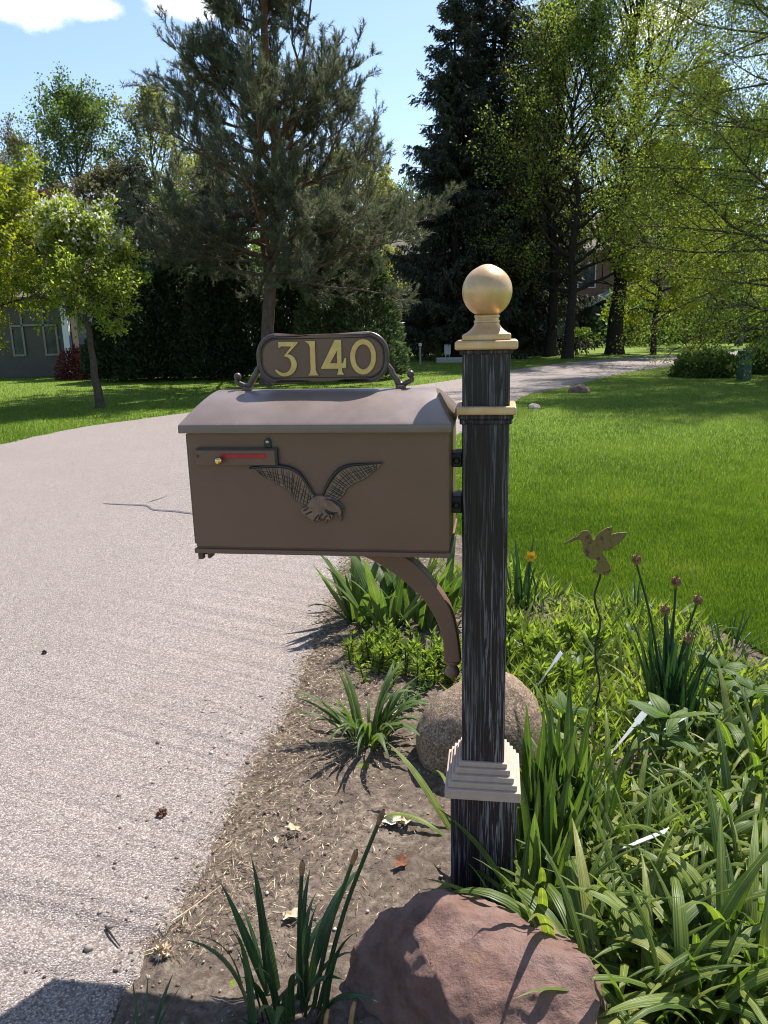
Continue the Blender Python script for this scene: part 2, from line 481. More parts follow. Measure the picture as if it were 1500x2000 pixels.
BED = [(-.9, -.6), (-.80, .2), (-.66, 1.2), (-.58, 1.9), (-.48, 2.6), (-.42, 3.3), (-.36, 4.0), (-.24, 4.9), (.05, 5.45), (.45, 5.35), (.72, 4.9), (.86, 4.3), (1.04, 3.92), (1.34, 3.82), (1.58, 3.56), (1.72, 3.1), (1.98, 2.4), (2.5, 1.4), (2.4, .2), (2.2, -.6)]
BEDL = np.array(smooth_loop(BED, 8))
def in_poly(x, y, P):
    x = np.asarray(x); y = np.asarray(y); r = np.zeros(x.shape, bool); j = len(P) - 1
    for i in range(len(P)):
        xi, yi = P[i]; xj, yj = P[j]
        cnd = ((yi > y) != (yj > y)) & (x < (xj - xi) * (y - yi) / (yj - yi + 1e-12) + xi)
        r ^= cnd; j = i
    return r
nx, ny = 270, 470
gx, gy = np.meshgrid(np.linspace(-1.0, 2.6, nx), np.linspace(-.6, 5.6, ny))
inside = in_poly(gx.ravel(), gy.ravel(), BEDL).reshape(ny, nx)
V = []
for y_, x_ in zip(gy.ravel(), gx.ravel()):
    h = .014 * noise.noise(Vector((x_ * 5, y_ * 5, 0))) + .010 * noise.noise(Vector((x_ * 17, y_ * 17, 3))) + .008 * noise.noise(Vector((x_ * 48, y_ * 48, 8))) + .005 * noise.noise(Vector((x_ * 105, y_ * 105, 2)))
    V.append((x_, y_, .006 + h * .7))
idx = np.arange(nx * ny).reshape(ny, nx)
quad = np.stack([idx[:-1, :-1], idx[:-1, 1:], idx[1:, 1:], idx[1:, :-1]], -1)
ok = inside[:-1, :-1] & inside[1:, 1:] & inside[:-1, 1:] & inside[1:, :-1]
soil = obj('flower_bed_soil', mesh_np('soil', V, quad[ok], smooth=True), MAT_DIRT, kind='structure')

# ------------------------------------------------------------------ mailbox and its post
YAW = math.radians(8.5)
O = Vector((.240, 1.743, 0))
EX, EY = Vector((math.cos(YAW), -math.sin(YAW), 0)), Vector((math.sin(YAW), math.cos(YAW), 0))
def on(px, py, t):
    """(s, z) on the mailbox's own vertical plane at depth t"""
    d = Vector(_f + _r * (px - 750) / FPX - _u * (py - 1000) / FPX); c0 = Vector(_c)
    k = ((O + EY * t - c0).dot(EY)) / d.dot(EY)
    q = c0 + d * k - O
    return (q.dot(EX), q.z)
def bbox_part(name, args, mat, parent, bevel=0.0, seg=2, smooth=False):
    b = bmesh.new(); box(b, *args, bevel=bevel, seg=seg)
    return obj(name, mesh_bm(name, b, smooth), mat, parent)

post = thing('mailbox_post', 'dark weathered square post with gold ball finial and curved bracket, carrying the mailbox', 'post', O, -YAW)
SC = -.003
bbox_part('upper_post', (SC - .052, SC + .052, -.052, .052, .36, 1.436), MAT_POST, post, .003)
bbox_part('lower_post', (-.0815, .0805, -.081, .081, -.15, .356), MAT_POST, post, .003)
b = bmesh.new()
for hw, z0, z1 in ((.0925, .3525, .379), (.084, .3785, .394), (.076, .3935, .409), (.067, .4085, .424), (.0595, .4235, .437)):
    box(b, SC - hw, SC + hw, -hw, hw, z0, z1, .0025, 2)
obj('base_collar', mesh_bm('base_collar', b), MAT_COLLAR, post)
b = bmesh.new()
box(b, SC - .0665, SC + .0665, -.0665, .0665, 1.2935, 1.312, .004, 2)
obj('middle_collar', mesh_bm('middle_collar', b), MAT_GOLD, post)
b = bmesh.new()
box(b, SC - .0605, SC + .0605, -.0605, .0605, 1.283, 1.294, .003, 2)
box(b, SC - .0575, SC + .0575, -.0575, .0575, 1.272, 1.2835, .003, 2)
obj('collar_moulding', mesh_bm('collar_moulding', b), MAT_POST, post)
b = bmesh.new()
box(b, SC - .0575, SC + .0575, -.0575, .0575, 1.424, 1.4345, .003, 2)
obj('cap_moulding', mesh_bm('cap_moulding', b), MAT_POST, post)
cap = bmesh.new()
box(cap, SC - .0675, SC + .0675, -.0675, .0675, 1.434, 1.4525, .004, 2)
box(cap, SC - .0525, SC + .0525, -.0525, .0525, 1.452, 1.4665, .003, 2)
cap_o = obj('cap_plate', mesh_bm('cap_plate', cap), MAT_GOLD, post)
# square-to-round flared pedestal
b = bmesh.new(); rings = []
for k in range(9):
    t = k / 8; z = 1.466 + .024 * t; hw = .049 * (1 - t) ** 1.7 + .027 * (1 - (1 - t) ** 1.7); e = 1 - t
    ring = []
    for i in range(40):
        a_ = 2 * math.pi * i / 40; cx, sy = math.cos(a_), math.sin(a_)
        q = hw / max(abs(cx), abs(sy)); rr = q * e ** .6 + hw * (1 - e ** .6)
        ring.append(b.verts.new((SC + rr * cx, rr * sy, z)))
    rings.append(ring)
for A_, B_ in zip(rings, rings[1:]):
    for i in range(40):
        j = (i + 1) % 40; b.faces.new((A_[i], A_[j], B_[j], B_[i]))
obj('flared_pedestal', mesh_bm('flared_pedestal', b, True), MAT_GOLD, cap_o)
b = bmesh.new()
lathe(b, [(.0265, 1.489), (.0285, 1.491), (.0285, 1.4945), (.026, 1.496), (.026, 1.5), (.028, 1.502), (.027, 1.507)], 36, origin=(SC, 0, 0))
obj('neck_ring', mesh_bm('neck_ring', b, True), MAT_GOLD, cap_o)
b = bmesh.new()
bmesh.ops.create_uvsphere(b, u_segments=48, v_segments=32, radius=.0545)
for v in b.verts:
    if v.co.z > .05: v.co.z += (v.co.z - .05) * .5
bmesh.ops.translate(b, verts=b.verts, vec=(SC, 0, 1.5565))
obj('ball_finial', mesh_bm('ball_finial', b, True), MAT_GOLD, cap_o)
# two bracket arms from post to box
for z0, z1 in ((1.172, 1.204), (1.064, 1.104)):
    arm = bbox_part('mounting_arm', (-.081, SC - .0515, -.036, .036, z0, z1), MAT_BLACK, post, .004)
    b = bmesh.new(); lathe(b, [(.009, 0), (.009, .004), (.005, .007)], 6, 'y', (-.068, -.036, (z0 + z1) / 2))
    obj('bolt', mesh_bm('bolt', b), MAT_BLACK, arm)
# curved bracket
T_BR = -.02
outer = [on(x, y, T_BR) for x, y in ((779, 1084), (822, 1114), (852, 1151), (877.6, 1192), (890, 1237), (896, 1280), (897, 1292))]
inner = [on(x, y, T_BR) for x, y in ((708, 1084), (763.6, 1114), (801.6, 1143.6), (832, 1174), (854.8, 1212), (867, 1250), (869, 1292))]
outer = [(-.335, .9915), (-.27, .975)] + outer; inner = [(-.46, .9915), (-.40, .974)] + inner
ol, il = smooth_loop(outer, 5, False), smooth_loop(inner, 5, False)
brk = obj('curved_bracket', outline_mesh('curved_bracket', [[tuple(p) for p in ol] + [tuple(p) for p in il[::-1]]], .042, .003), MAT_BOX, post)
b_s, b_z = on(882.5, 1298, T_BR)
b = bmesh.new(); lathe(b, [(.0165, .006), (.019, .003), (.019, -.004), (.0165, -.006), (.0105, -.009), (.0105, -.012), (.0155, -.018), (.0185, -.027), (.0165, -.036), (.010, -.0415), (.003, -.043)], 32, origin=(b_s, 0, b_z))
obj('bracket_finial', mesh_bm('bracket_finial', b, True), MAT_BOX, brk)

mailbox = thing('mailbox', 'large brown metal mailbox with number plaque 3140, eagle emblem and red flag slot', 'mailbox', O + Vector((0, 0, .992)), -YAW)
MB0 = -.992
def mpart(name, me, mat, parent=None):
    me.transform(Matrix.Translation((0, 0, MB0)))
    return obj(name, me, mat, parent or mailbox)
b = bmesh.new(); box(b, -.657, -.079, -.15, .15, 1.0065, 1.2715, .0025, 2); mpart('body', mesh_bm('body', b), MAT_BOX)
b = bmesh.new(); box(b, -.661, -.0755, -.1545, .1545, .9925, 1.0035, .002, 2); box(b, -.655, -.081, -.147, .147, 1.003, 1.008)
mpart('base_flange', mesh_bm('base_flange', b), MAT_BOX)
b = bmesh.new(); box(b, -.6635, -.6572, -.143, .143, 1.012, 1.266, .002, 2)
door = mpart('door', mesh_bm('door', b), MAT_BOX)
b = bmesh.new()
box(b, -.657, -.645, -.145, -.13, .9755, .993, .001, 1); box(b, -.634, -.626, -.145, -.12, .9785, .993, .001, 1); box(b, -.657, -.626, -.128, -.12, .982, .993)
mpart('door_catch', mesh_bm('door_catch', b), MAT_BRONZE, door)
# roof: barrel slope, ends raked in towards the ridge
def roof_pt(u, w, lip=0):
    # u 0..1 along, w -1..1 across
    hfrac = 1 - abs(w) ** 1.75
    s0 = -.669 + .037 * hfrac; s1 = -.0715 - .044 * hfrac
    return (s0 + (s1 - s0) * u, .169 * w, 1.288 + .0615 * hfrac)
b = bmesh.new(); nu, nw = 14, 40; G = []
for j in range(nw + 1):
    w = -1 + 2 * j / nw
    G.append([b.verts.new(roof_pt(i / nu, w)) for i in range(nu + 1)])
low = {}
for j in (0, nw):
    low[j] = [b.verts.new((v.co.x, v.co.y, 1.2705)) for v in G[j]]
for j in range(nw):
    for i in range(nu): b.faces.new((G[j][i], G[j][i + 1], G[j + 1][i + 1], G[j + 1][i]))
for i in range(nu):
    b.faces.new((low[0][i], low[0][i + 1], G[0][i + 1], G[0][i]))
    b.faces.new((G[nw][i], G[nw][i + 1], low[nw][i + 1], low[nw][i]))
b.faces.new([low[0][i] for i in range(nu, -1, -1)] + [low[nw][i] for i in range(nu + 1)])
b.faces.new([low[0][0]] + [G[j][0] for j in range(nw + 1)] + [low[nw][0]])
b.faces.new(([low[0][nu]] + [G[j][nu] for j in range(nw + 1)] + [low[nw][nu]])[::-1])
bmesh.ops.recalc_face_normals(b, faces=b.faces)
es = [e for e in b.edges if len(e.link_faces) == 2 and e.calc_face_angle(0) > .5]
bmesh.ops.bevel(b, geom=es, offset=.0022, segments=2, profile=.5, affect='EDGES')
me = mesh_bm('roof', b, True)
roof = mpart('roof', me, MAT_ROOF)
md = roof.modifiers.new('edges', 'EDGE_SPLIT'); md.split_angle = math.radians(32)
# flag plate
fl = mpart('flag_plate', (lambda bb: (box(bb, -.636, -.4555, -.1605, -.1495, 1.1985, 1.2325, .0012, 1), mesh_bm('flag_plate', bb))[1])(bmesh.new()), MAT_BOX)
def fpart(name, fn, mat, smooth=False):
    bb = bmesh.new(); fn(bb); return mpart(name, mesh_bm(name, bb, smooth), mat, fl)
fpart('plate_shadow_gap', lambda bb: (box(bb, -.634, -.4515, -.1605, -.1497, 1.2328, 1.2365), box(bb, -.4553, -.4505, -.160, -.1497, 1.1985, 1.2367)), MAT_BLACK)  # black strips standing in for the shadow gap along the plate's edges
fpart('red_slot', lambda bb: box(bb, -.577, -.4755, -.1622, -.1595, 1.2145, 1.2245, .001, 1), MAT_RED)
fpart('brass_knob', lambda bb: (bmesh.ops.create_uvsphere(bb, u_segments=24, v_segments=16, radius=.0088, matrix=Matrix.Translation((-.5785, -.1745, 1.2115))), lathe(bb, [(.0035, 0), (.0035, .012)], 12, 'y', (-.5785, -.160, 1.2115))), MAT_BRASS, True)
tab = fpart('fixing_tab', lambda bb: (box(bb, -.480, -.465, -.1545, -.1497, 1.2365, 1.250, .001, 1), lathe(bb, [(.0075, 0), (.0075, .0046)], 20, 'y', (-.4725, -.1498, 1.250))), MAT_BLACK)
fpart('screw', lambda bb: lathe(bb, [(.0038, 0), (.0038, .0015), (.002, .0026)], 14, 'y', (-.4725, -.1545, 1.2495)), MAT_STEEL, False)
fpart('screw', lambda bb: lathe(bb, [(.0036, 0), (.0034, .0012), (.0015, .002)], 14, 'y', (-.6315, -.1603, 1.219)), MAT_BRONZE, False)

# eagle emblem, outlines in millimetre-accurate places on the box side
def ez(zx, zy): return on(370 + zx * .26667, 840 + zy * .26667, -.152)
TE = -.1555
def emb(name, loops, depth, y, mat, parent, bev=.0012):
    me = outline_mesh(name, loops, depth, bev); me.transform(Matrix.Translation((0, y, 0)))
    return mpart(name, me, mat, parent)
lead_L = [(443, 272), (500, 266), (575, 261), (640, 258), (700, 263), (760, 282), (815, 322), (865, 392), (905, 455), (935, 490)]
trail_L = [(520, 318), (560, 345), (610, 362), (640, 392), (690, 412), (715, 438), (745, 452), (757, 492), (785, 512), (825, 532), (872, 548), (900, 560)]
lead_R = [(972, 490), (990, 445), (1012, 400), (1045, 345), (1095, 288), (1160, 256), (1230, 247), (1320, 241), (1412, 236)]
trail_R = [(1075, 520), (1110, 492), (1135, 470), (1150, 430), (1185, 405), (1220, 382), (1270, 362), (1310, 338), (1345, 305), (1375, 285)]
body = [(905, 500), (940, 484), (975, 484), (1030, 492), (1075, 520), (1108, 545), (1125, 585), (1113, 633), (1102, 606), (1075, 603), (1045, 590), (1005, 575), (990, 572), (1012, 600), (1045, 625), (1035, 648), (1012, 640), (1000, 662), (985, 640), (965, 632), (950, 655), (938, 640), (922, 664), (905, 660), (900, 640), (868, 625), (840, 605), (830, 578), (868, 565)]
emblem = emb('eagle_body', [[ez(*p) for p in body]], .012, -.1545, MAT_EAGLE, None, .003)
emblem.name = 'eagle_emblem'
for nm, lead, trail in (('L', lead_L, trail_L), ('R', lead_R, trail_R)):
    lp = [tuple(p) for p in smooth_loop([ez(*p) for p in lead], 4, False)]
    tp = [ez(*p) for p in trail]
    wing = emb('wing', [lp + tp[::-1] if nm == 'L' else lp + tp[::-1]], .006, -.1525, MAT_EAGLE, emblem, .001)
    L3 = [Vector((p[0], -.1565, p[1])) for p in lp]
    nn = len(L3)
    V, F_ = tubes_np([([tuple(p - Vector((0, 0, .001))) for p in L3], [.0016 + .0026 * math.sin(math.pi * min(1, (i + 3) / nn)) for i in range(nn)])], 8)
    mpart('leading_edge', mesh_np('leading_edge', V, F_, smooth=True), MAT_EAGLE_DARK, emblem)  # dark glossy sky reflection along the edge put into the colour
    # feather rows: raised quills running from leading edge to trailing edge and scale rows across them
    lines = []
    tpR = tp if nm == 'L' else tp[::-1]
    lpR = lp if nm == 'L' else lp[::-1]
    tpS = smooth_loop(tpR, 4, False)
    nq = 22
    for q in range(nq):
        a_ = (q + .5) / nq
        A_ = np.array(lpR[min(nn - 1, int((.06 + a_ * .88) * (nn - 1)))]); B_ = tpS[min(len(tpS) - 1, int(a_ * (len(tpS) - 1)))]
        lines.append(([(A_[0] + (B_[0] - A_[0]) * t, -.1558, A_[1] + (B_[1] - A_[1]) * t) for t in (.15, .4, .7, .98)], [.0005, .0008, .0009, .0005]))
    for r_ in (.42, .62, .82):
        pts = []
        for q in range(nq * 2):
            a_ = (q + .5) / (nq * 2)
            A_ = np.array(lpR[min(nn - 1, int((.06 + a_ * .88) * (nn - 1)))]); B_ = tpS[min(len(tpS) - 1, int(a_ * (len(tpS) - 1)))]
            rr = r_ + (.05 if q % 2 else 0)
            pts.append((A_[0] + (B_[0] - A_[0]) * rr, -.1557, A_[1] + (B_[1] - A_[1]) * rr))
        lines.append((pts, [.0006] * len(pts)))
    V, F_ = tubes_np(lines, 5)
    mpart('feather_ribs', mesh_np('feather_ribs', V, F_, smooth=True), MAT_EAGLE_DARK, wing)['kind'] = 'stuff'
    tr = [(p[0], -.1545, p[1]) for p in tp]
    V, F_ = tubes_np([(tr, [.0011] * len(tr))], 6); mpart('trailing_edge', mesh_np('trailing_edge', V, F_, smooth=True), MAT_EAGLE_DARK, wing)
hd = [ez(*p) for p in ((1000, 500), (1040, 505), (1080, 530), (1110, 555), (1124, 588), (1114, 630))]
V, F_ = tubes_np([([(p[0], -.160, p[1]) for p in smooth_loop(hd, 4, False)], [.001 + .0022 * math.sin(math.pi * i / 20) for i in range(21)])], 8)
mpart('head', mesh_np('head', V, F_, smooth=True), MAT_EAGLE_DARK, emblem)
lines = []
for pts in (((838, 585), (862, 575), (880, 556)), ((855, 612), (880, 600), (905, 590)), ((915, 662), (935, 632), (955, 612)), ((950, 655), (965, 620), (985, 605)), ((990, 660), (1000, 632), (1020, 618)), ((1040, 645), (1030, 612), (1000, 585)), ((995, 575), (1040, 598), (1098, 600))):
    q = [ez(*p) for p in pts]; lines.append(([(p[0], -.1608, p[1]) for p in smooth_loop(q, 3, False)], [.0006] + [.0017] * 5 + [.0006]))
V, F_ = tubes_np(lines, 6); mpart('talons', mesh_np('talons', V, F_, smooth=True), MAT_EAGLE_DARK, emblem)

# number plaque on the ridge
def sz(zx, zy, t=-.008): return on(440 + zx * .26667, 630 + zy * .26667, t)
def rrect(x0, x1, z0, z1, r, n=10):
    out = []
    for cx, cz, a0 in ((x1 - r, z1 - r, 0), (x0 + r, z1 - r, 90), (x0 + r, z0 + r, 180), (x1 - r, z0 + r, 270)):
        for k in range(n + 1):
            a_ = math.radians(a0 + 90 * k / n); out.append((cx + r * math.cos(a_), cz + r * math.sin(a_)))
    return out
PX0, PX1, PZ0, PZ1 = -.531, -.2225, 1.3635, 1.4765
me = outline_mesh('address_plaque', [rrect(PX0 + .004, PX1 - .004, PZ0 + .004, PZ1 - .004, .044)], .010, .001)
plaque = mpart('address_plaque', me, MAT_BOX)
outl = rrect(PX0 + .005, PX1 - .005, PZ0 + .005, PZ1 - .005, .044); outl = outl + outl[:2]
inn = rrect(PX0 + .0125, PX1 - .0125, PZ0 + .0125, PZ1 - .0125, .037); inn = inn + inn[:2]
V, F_ = tubes_np([([(p[0], -.003, p[1]) for p in outl], [.0062] * len(outl))], 10)
mpart('plaque_rim', mesh_np('plaque_rim', V, F_, smooth=True), MAT_BRONZE, plaque)
V, F_ = tubes_np([([(p[0], -.0055, p[1]) for p in inn], [.0014] * len(inn))], 8)
mpart('inner_bead', mesh_np('inner_bead', V, F_, smooth=True), MAT_BRONZE, plaque)
def ell(cx, cy, rx, ry, n=48): return [sz(cx + rx * math.cos(2 * math.pi * k / n), cy + ry * math.sin(2 * math.pi * k / n)) for k in range(n)]
three_out = smooth_loop([(452, 234), (478, 238), (508, 262), (523, 305), (512, 350), (484, 380), (440, 393), (400, 384), (366, 352)], 4, False)
three_in = smooth_loop([(377, 345), (402, 364), (432, 371), (464, 358), (484, 325), (484, 288), (470, 262), (448, 250), (436, 248)], 4, False)
three = [(390, 143), (530, 143), (528, 152)] + [tuple(p) for p in three_out] + [tuple(p) for p in three_in] + [(437, 240), (489, 173), (412, 173), (393, 186)]
one = [(588, 137), (655, 137), (655, 170), (661, 345), (668, 366), (683, 385), (611, 387), (624, 368), (628, 345), (622, 178), (612, 156)]
four_o = [(803, 128), (847, 128), (850, 299), (864, 297), (875, 262), (884, 262), (885, 331), (853, 333), (855, 360), (868, 380), (821, 380), (831, 360), (830, 336), (704, 338), (708, 325)]
four_i = [(819, 200), (764, 300), (823, 299)]
for nm, loops in (('3', [[sz(*p) for p in three]]), ('1', [[sz(*p) for p in one]]), ('4', [[sz(*p) for p in four_o], [sz(*p) for p in four_i]]), ('0', [ell(1010, 251, 93, 128), ell(1011, 251, 61, 93)])):
    me = outline_mesh('digit', loops, .005, .0007); me.transform(Matrix.Translation((0, -.0072, 0)))
    d_ = mpart('digit', me, MAT_DIGIT, plaque); d_['label'] = 'gold raised numeral ' + nm
for sgn, fx, bx_, sx in ((-1, -.5585, -.5815, PX0), (1, -.1965, -.1735, PX1)):
    pts = [(sx - sgn * .004, 1.404), (sx + sgn * .004, 1.392), (sx + sgn * .008, 1.381), (sx + sgn * .017, 1.369), (fx - sgn * .006, 1.360), (fx + sgn * .004, 1.3575), (fx + sgn * .013, 1.361), (bx_ + sgn * .003, 1.368), (bx_ + sgn * .001, 1.374)]
    P3 = [(p[0], -.002, p[1]) for p in smooth_loop(pts, 4, False)]
    V, F_ = tubes_np([(P3, [.0045 + .003 * math.sin(math.pi * (i / (len(P3) - 1)) ** .8) for i in range(len(P3))])], 10)
    scroll = mpart('scroll_arm', mesh_np('scroll_arm', V, F_, smooth=True), MAT_BRONZE, plaque)
    b = bmesh.new()
    bmesh.ops.create_uvsphere(b, u_segments=20, v_segments=14, radius=.0088, matrix=Matrix.Translation((bx_, -.002, 1.3805)))
    box(b, fx - .011, fx + .011, -.014, .010, 1.346, 1.3565, .002, 2)
    lathe(b, [(.006, 1.3565), (.006, 1.362), (.003, 1.3645)], 12, origin=(fx, -.003, 0))
    me = mesh_bm('scroll_foot', b, True); me.transform(Matrix.Translation((0, 0, MB0)))
    o_ = bpy.data.objects.new('scroll_foot', me); COL.objects.link(o_); me.materials.append(MAT_BRONZE); o_.parent = plaque
    mdx = o_.modifiers.new('edges', 'EDGE_SPLIT'); mdx.split_angle = math.radians(40)

# ------------------------------------------------------------------ stones
def rock_mesh(name, pts, voxel, smooth_n, amp, seed, scale=6.0, ridged=0.0):
    b = bmesh.new()
    for p in pts: b.verts.new(p)
    r_ = bmesh.ops.convex_hull(b, input=b.verts)
    bmesh.ops.delete(b, geom=[v for v in b.verts if not v.link_faces], context='VERTS')
    me = mesh_bm(name, b)
    o_ = bpy.data.objects.new('tmp', me); COL.objects.link(o_)
    rm = o_.modifiers.new('r', 'REMESH'); rm.mode = 'VOXEL'; rm.voxel_size = voxel
    sm = o_.modifiers.new('s', 'SMOOTH'); sm.factor = .5; sm.iterations = smooth_n
    dg = bpy.context.evaluated_depsgraph_get()
    out = bpy.data.meshes.new_from_object(o_.evaluated_get(dg)); out.name = name
    bpy.data.objects.remove(o_)
    n_ = len(out.vertices)
    nor = [v.normal.copy() for v in out.vertices]
    off = Vector((seed * 3.7, seed * 1.3, seed * .7))
    for v, nn_ in zip(out.vertices, nor):
        p = v.co * scale + off
        d_ = noise.fractal(p, 1.0, 2.1, 5)
        if ridged: d_ -= ridged * abs(noise.noise(p * 1.7 + Vector((4, 4, 4)))) ** .6
        v.co += nn_ * amp * d_
    out.polygons.foreach_set('use_smooth', np.ones(len(out.polygons), bool))
    out.update()
    return out
m = M('quartzite', .75, .3)
n1 = m.noise(5, 7, .65, None, .6); n2 = m.noise(20, 8, .72); n3 = m.noise(150, 5, .75)
warp = m.noise(6, 4, .6, None, 1.5)
c = m.ramp(n1, [(.28, (.10, .05, .04)), (.46, (.20, .115, .092)), (.6, (.245, .155, .132)), (.72, (.235, .135, .07))])
c = m.mix(m.rng(n2, .50, .68, 0, .6), c, (.06, .03, .026))
c = m.mix(m.rng(m.noise(9, 6, .7, m.map((1, 1, 1), loc=(7, 3, 2))), .58, .70, 0, .6), c, (.27, .165, .07))
c = m.mix(m.rng(n3, .58, .76, 0, .45), c, (.32, .24, .21))
vm = m.n.new('ShaderNodeVectorMath'); vm.operation = 'ADD'
tn = m.n.new('ShaderNodeTexNoise'); tn.inputs['Scale'].default_value = 7; m.l.new(m.tc.outputs['Object'], tn.inputs['Vector'])
sc_ = m.n.new('ShaderNodeVectorMath'); sc_.operation = 'SCALE'; sc_.inputs['Scale'].default_value = .22; m.l.new(tn.outputs['Color'], sc_.inputs[0])
m.l.new(m.tc.outputs['Object'], vm.inputs[0]); m.l.new(sc_.outputs[0], vm.inputs[1])
ck = m.rng(m.voro(5.5, 'DISTANCE_TO_EDGE', vm.outputs[0]), 0, .035, 0, 1)
m.col(c)
hh_ = m.math('ADD', m.math('ADD', m.math('MULTIPLY', n2, 1.0), m.math('MULTIPLY', n3, .4)), m.math('MULTIPLY', ck, .05))
m.bump(hh_, .9, .016)
MAT_ROCK = m.m
m = M('speckled_granite', .8, .25)
n1 = m.noise(4, 5, .6); v1 = m.voro(170, 'F1', None, 'Color'); sp_ = m.n.new('ShaderNodeSeparateColor'); m.l.new(v1, sp_.inputs[0])
c = m.ramp(sp_.outputs[0], [(0, (.10, .07, .048)), (.4, (.20, .14, .095)), (.75, (.26, .19, .13)), (1, (.38, .29, .21))])
c = m.mix(m.rng(n1, .4, .7, 0, .4), c, (.22, .14, .09)); m.col(c); m.bump(m.noise(90, 5, .7), .6, .008)
MAT_GRANITE = m.m
MAT_PALE = plain('pale_stone', (.62, .47, .38), .8, .25, 0, 18, .3, .5, .01)
MAT_BROWNROCK = plain('brown_stone', (.16, .10, .085), .85, .25, 0, 9, .4, .6, .03)

def at3(px, py, Y): return tuple(at(px, py, Y))
P = [at3(812, 1742, 1.50), at3(850, 1738, 1.52), at3(905, 1748, 1.54), at3(985, 1765, 1.54), at3(1070, 1795, 1.51), at3(1125, 1832, 1.47), at3(1165, 1885, 1.42),
     at3(735, 1778, 1.52), at3(690, 1850, 1.50), at3(678, 1930, 1.47), at3(1198, 1965, 1.36), at3(1150, 1880, 1.28), at3(795, 1778, 1.45), at3(800, 1830, 1.38), at3(850, 1905, 1.29), at3(885, 1985, 1.22), at3(1000, 1845, 1.33), at3(1060, 1940, 1.22),
     (-.03, 1.50, -.06), (.0, 1.35, -.06), (.12, 1.12, -.06), (.40, 1.08, -.06), (.47, 1.30, -.06), (.44, 1.55, -.06), (.10, 1.60, -.06), (.40, 1.10, .13), (.16, 1.12, .10), (.455, 1.30, .08)]
cx = Vector((.22, 1.34, 0))
me = rock_mesh('boulder', [Vector(p) - cx for p in P], .006, 3, .017, 3, 7.5, .8)
bl = tag(obj('boulder', me, MAT_ROCK, loc=cx), 'large angular purple-brown boulder in front of the mailbox post foot', 'boulder')
P = []
c2 = gnd(932, 1478); c2 = Vector((c2.x + .015, 2.42, 0))
for k in range(160):
    a_ = random.Random(k).uniform(0, 2 * math.pi); ph = random.Random(k + 999).uniform(-.5, 1.57)
    P.append((.232 * math.cos(a_) * math.cos(ph), .20 * math.sin(a_) * math.cos(ph), .05 + .25 * math.sin(ph) * (1 + .12 * math.cos(a_))))
me = rock_mesh('round_boulder', [Vector(p) for p in P], .009, 8, .012, 8, 4.0)
tag(obj('round_boulder', me, MAT_GRANITE, loc=c2), 'rounded tan speckled boulder in the flower bed behind the post', 'boulder')
for px, py, rx, rz_, mat, lab, sd in ((1132, 766, .23, .17, MAT_BROWNROCK, 'brown field stone on the lawn corner beside the road bend', 21), (1043, 797, .115, .085, MAT_PALE, 'small pale pinkish stone lying on the lawn near the road', 22)):
    c3 = gnd(px, py); rr = random.Random(sd)
    P = [Vector((rx * rr.uniform(.8, 1.1) * math.cos(a_) * math.cos(ph), rx * .8 * math.sin(a_) * math.cos(ph), rz_ * rr.uniform(.85, 1.1) * math.sin(ph))) for a_, ph in ((rr.uniform(0, 6.28), rr.uniform(-.4, 1.5)) for _ in range(40))]
    me = rock_mesh('field_stone', P, rx / 14, 3, rx * .07, sd, 8.0)
    tag(obj('field_stone', me, mat, loc=c3), lab, 'stone')

# ------------------------------------------------------------------ trees
BARK_BROWN = plain('brown_bark', (.085, .062, .05), .9, .15, 0, 22, .45, .9, .03)
BARK_GREY = plain('grey_bark', (.10, .088, .08), .9, .15, 0, 22, .45, .9, .03)
BARK_DARK = plain('dark_bark', (.04, .032, .028), .92, .1, 0, 20, .45, .9, .03)
m = M('pine_bark', .9, .15); n1 = m.noise(9, 6, .7, m.map((1, 1, .35))); zz = m.n.new('ShaderNodeSeparateXYZ'); m.l.new(m.tc.outputs['Object'], zz.inputs[0])
lowc = m.ramp(n1, [(.3, (.075, .052, .045)), (.7, (.17, .125, .11))]); upc = m.ramp(n1, [(.3, (.13, .06, .038)), (.7, (.27, .13, .08))])
m.col(m.mix(m.rng(zz.outputs[2], 2.6, 4.2, 0, 1), lowc, upc)); m.bump(n1, .9, .04); BARK_PINE = m.m

def leaves_np(C, D, L, W, rs, jit=.5):
    """rhombic leaves: C base points, D directions, L lengths, W half widths"""
    n = len(C)
    D = D + rs.normal(0, jit, (n, 3)); D /= np.linalg.norm(D, axis=1, keepdims=True) + 1e-9
    S = np.cross(D, rs.normal(0, 1, (n, 3))); S /= np.linalg.norm(S, axis=1, keepdims=True) + 1e-9
    L = np.broadcast_to(L, n)[:, None]; W = np.broadcast_to(W, n)[:, None]
    V = np.stack([C, C + D * L * .45 + S * W, C + D * L, C + D * L * .45 - S * W], 1).reshape(-1, 3)
    F_ = np.arange(4 * n).reshape(-1, 4)
    return V, F_
def needles_np(C, D, L, W, rs, jit=.35):
    n = len(C)
    D = D + rs.normal(0, jit, (n, 3)); D /= np.linalg.norm(D, axis=1, keepdims=True) + 1e-9
    S = np.cross(D, rs.normal(0, 1, (n, 3))); S /= np.linalg.norm(S, axis=1, keepdims=True) + 1e-9
    L = np.broadcast_to(L, n)[:, None]; W = np.broadcast_to(W, n)[:, None]
    V = np.stack([C + S * W, C - S * W, C + D * L], 1).reshape(-1, 3)
    return V, np.arange(3 * n).reshape(-1, 3)
def crown_obj(name, V, F_, rs, mat, parent, per):
    r_ = np.repeat(rs.random(len(F_)), per)
    return obj(name, mesh_np(name, V, F_, r_), mat, parent, kind='stuff')

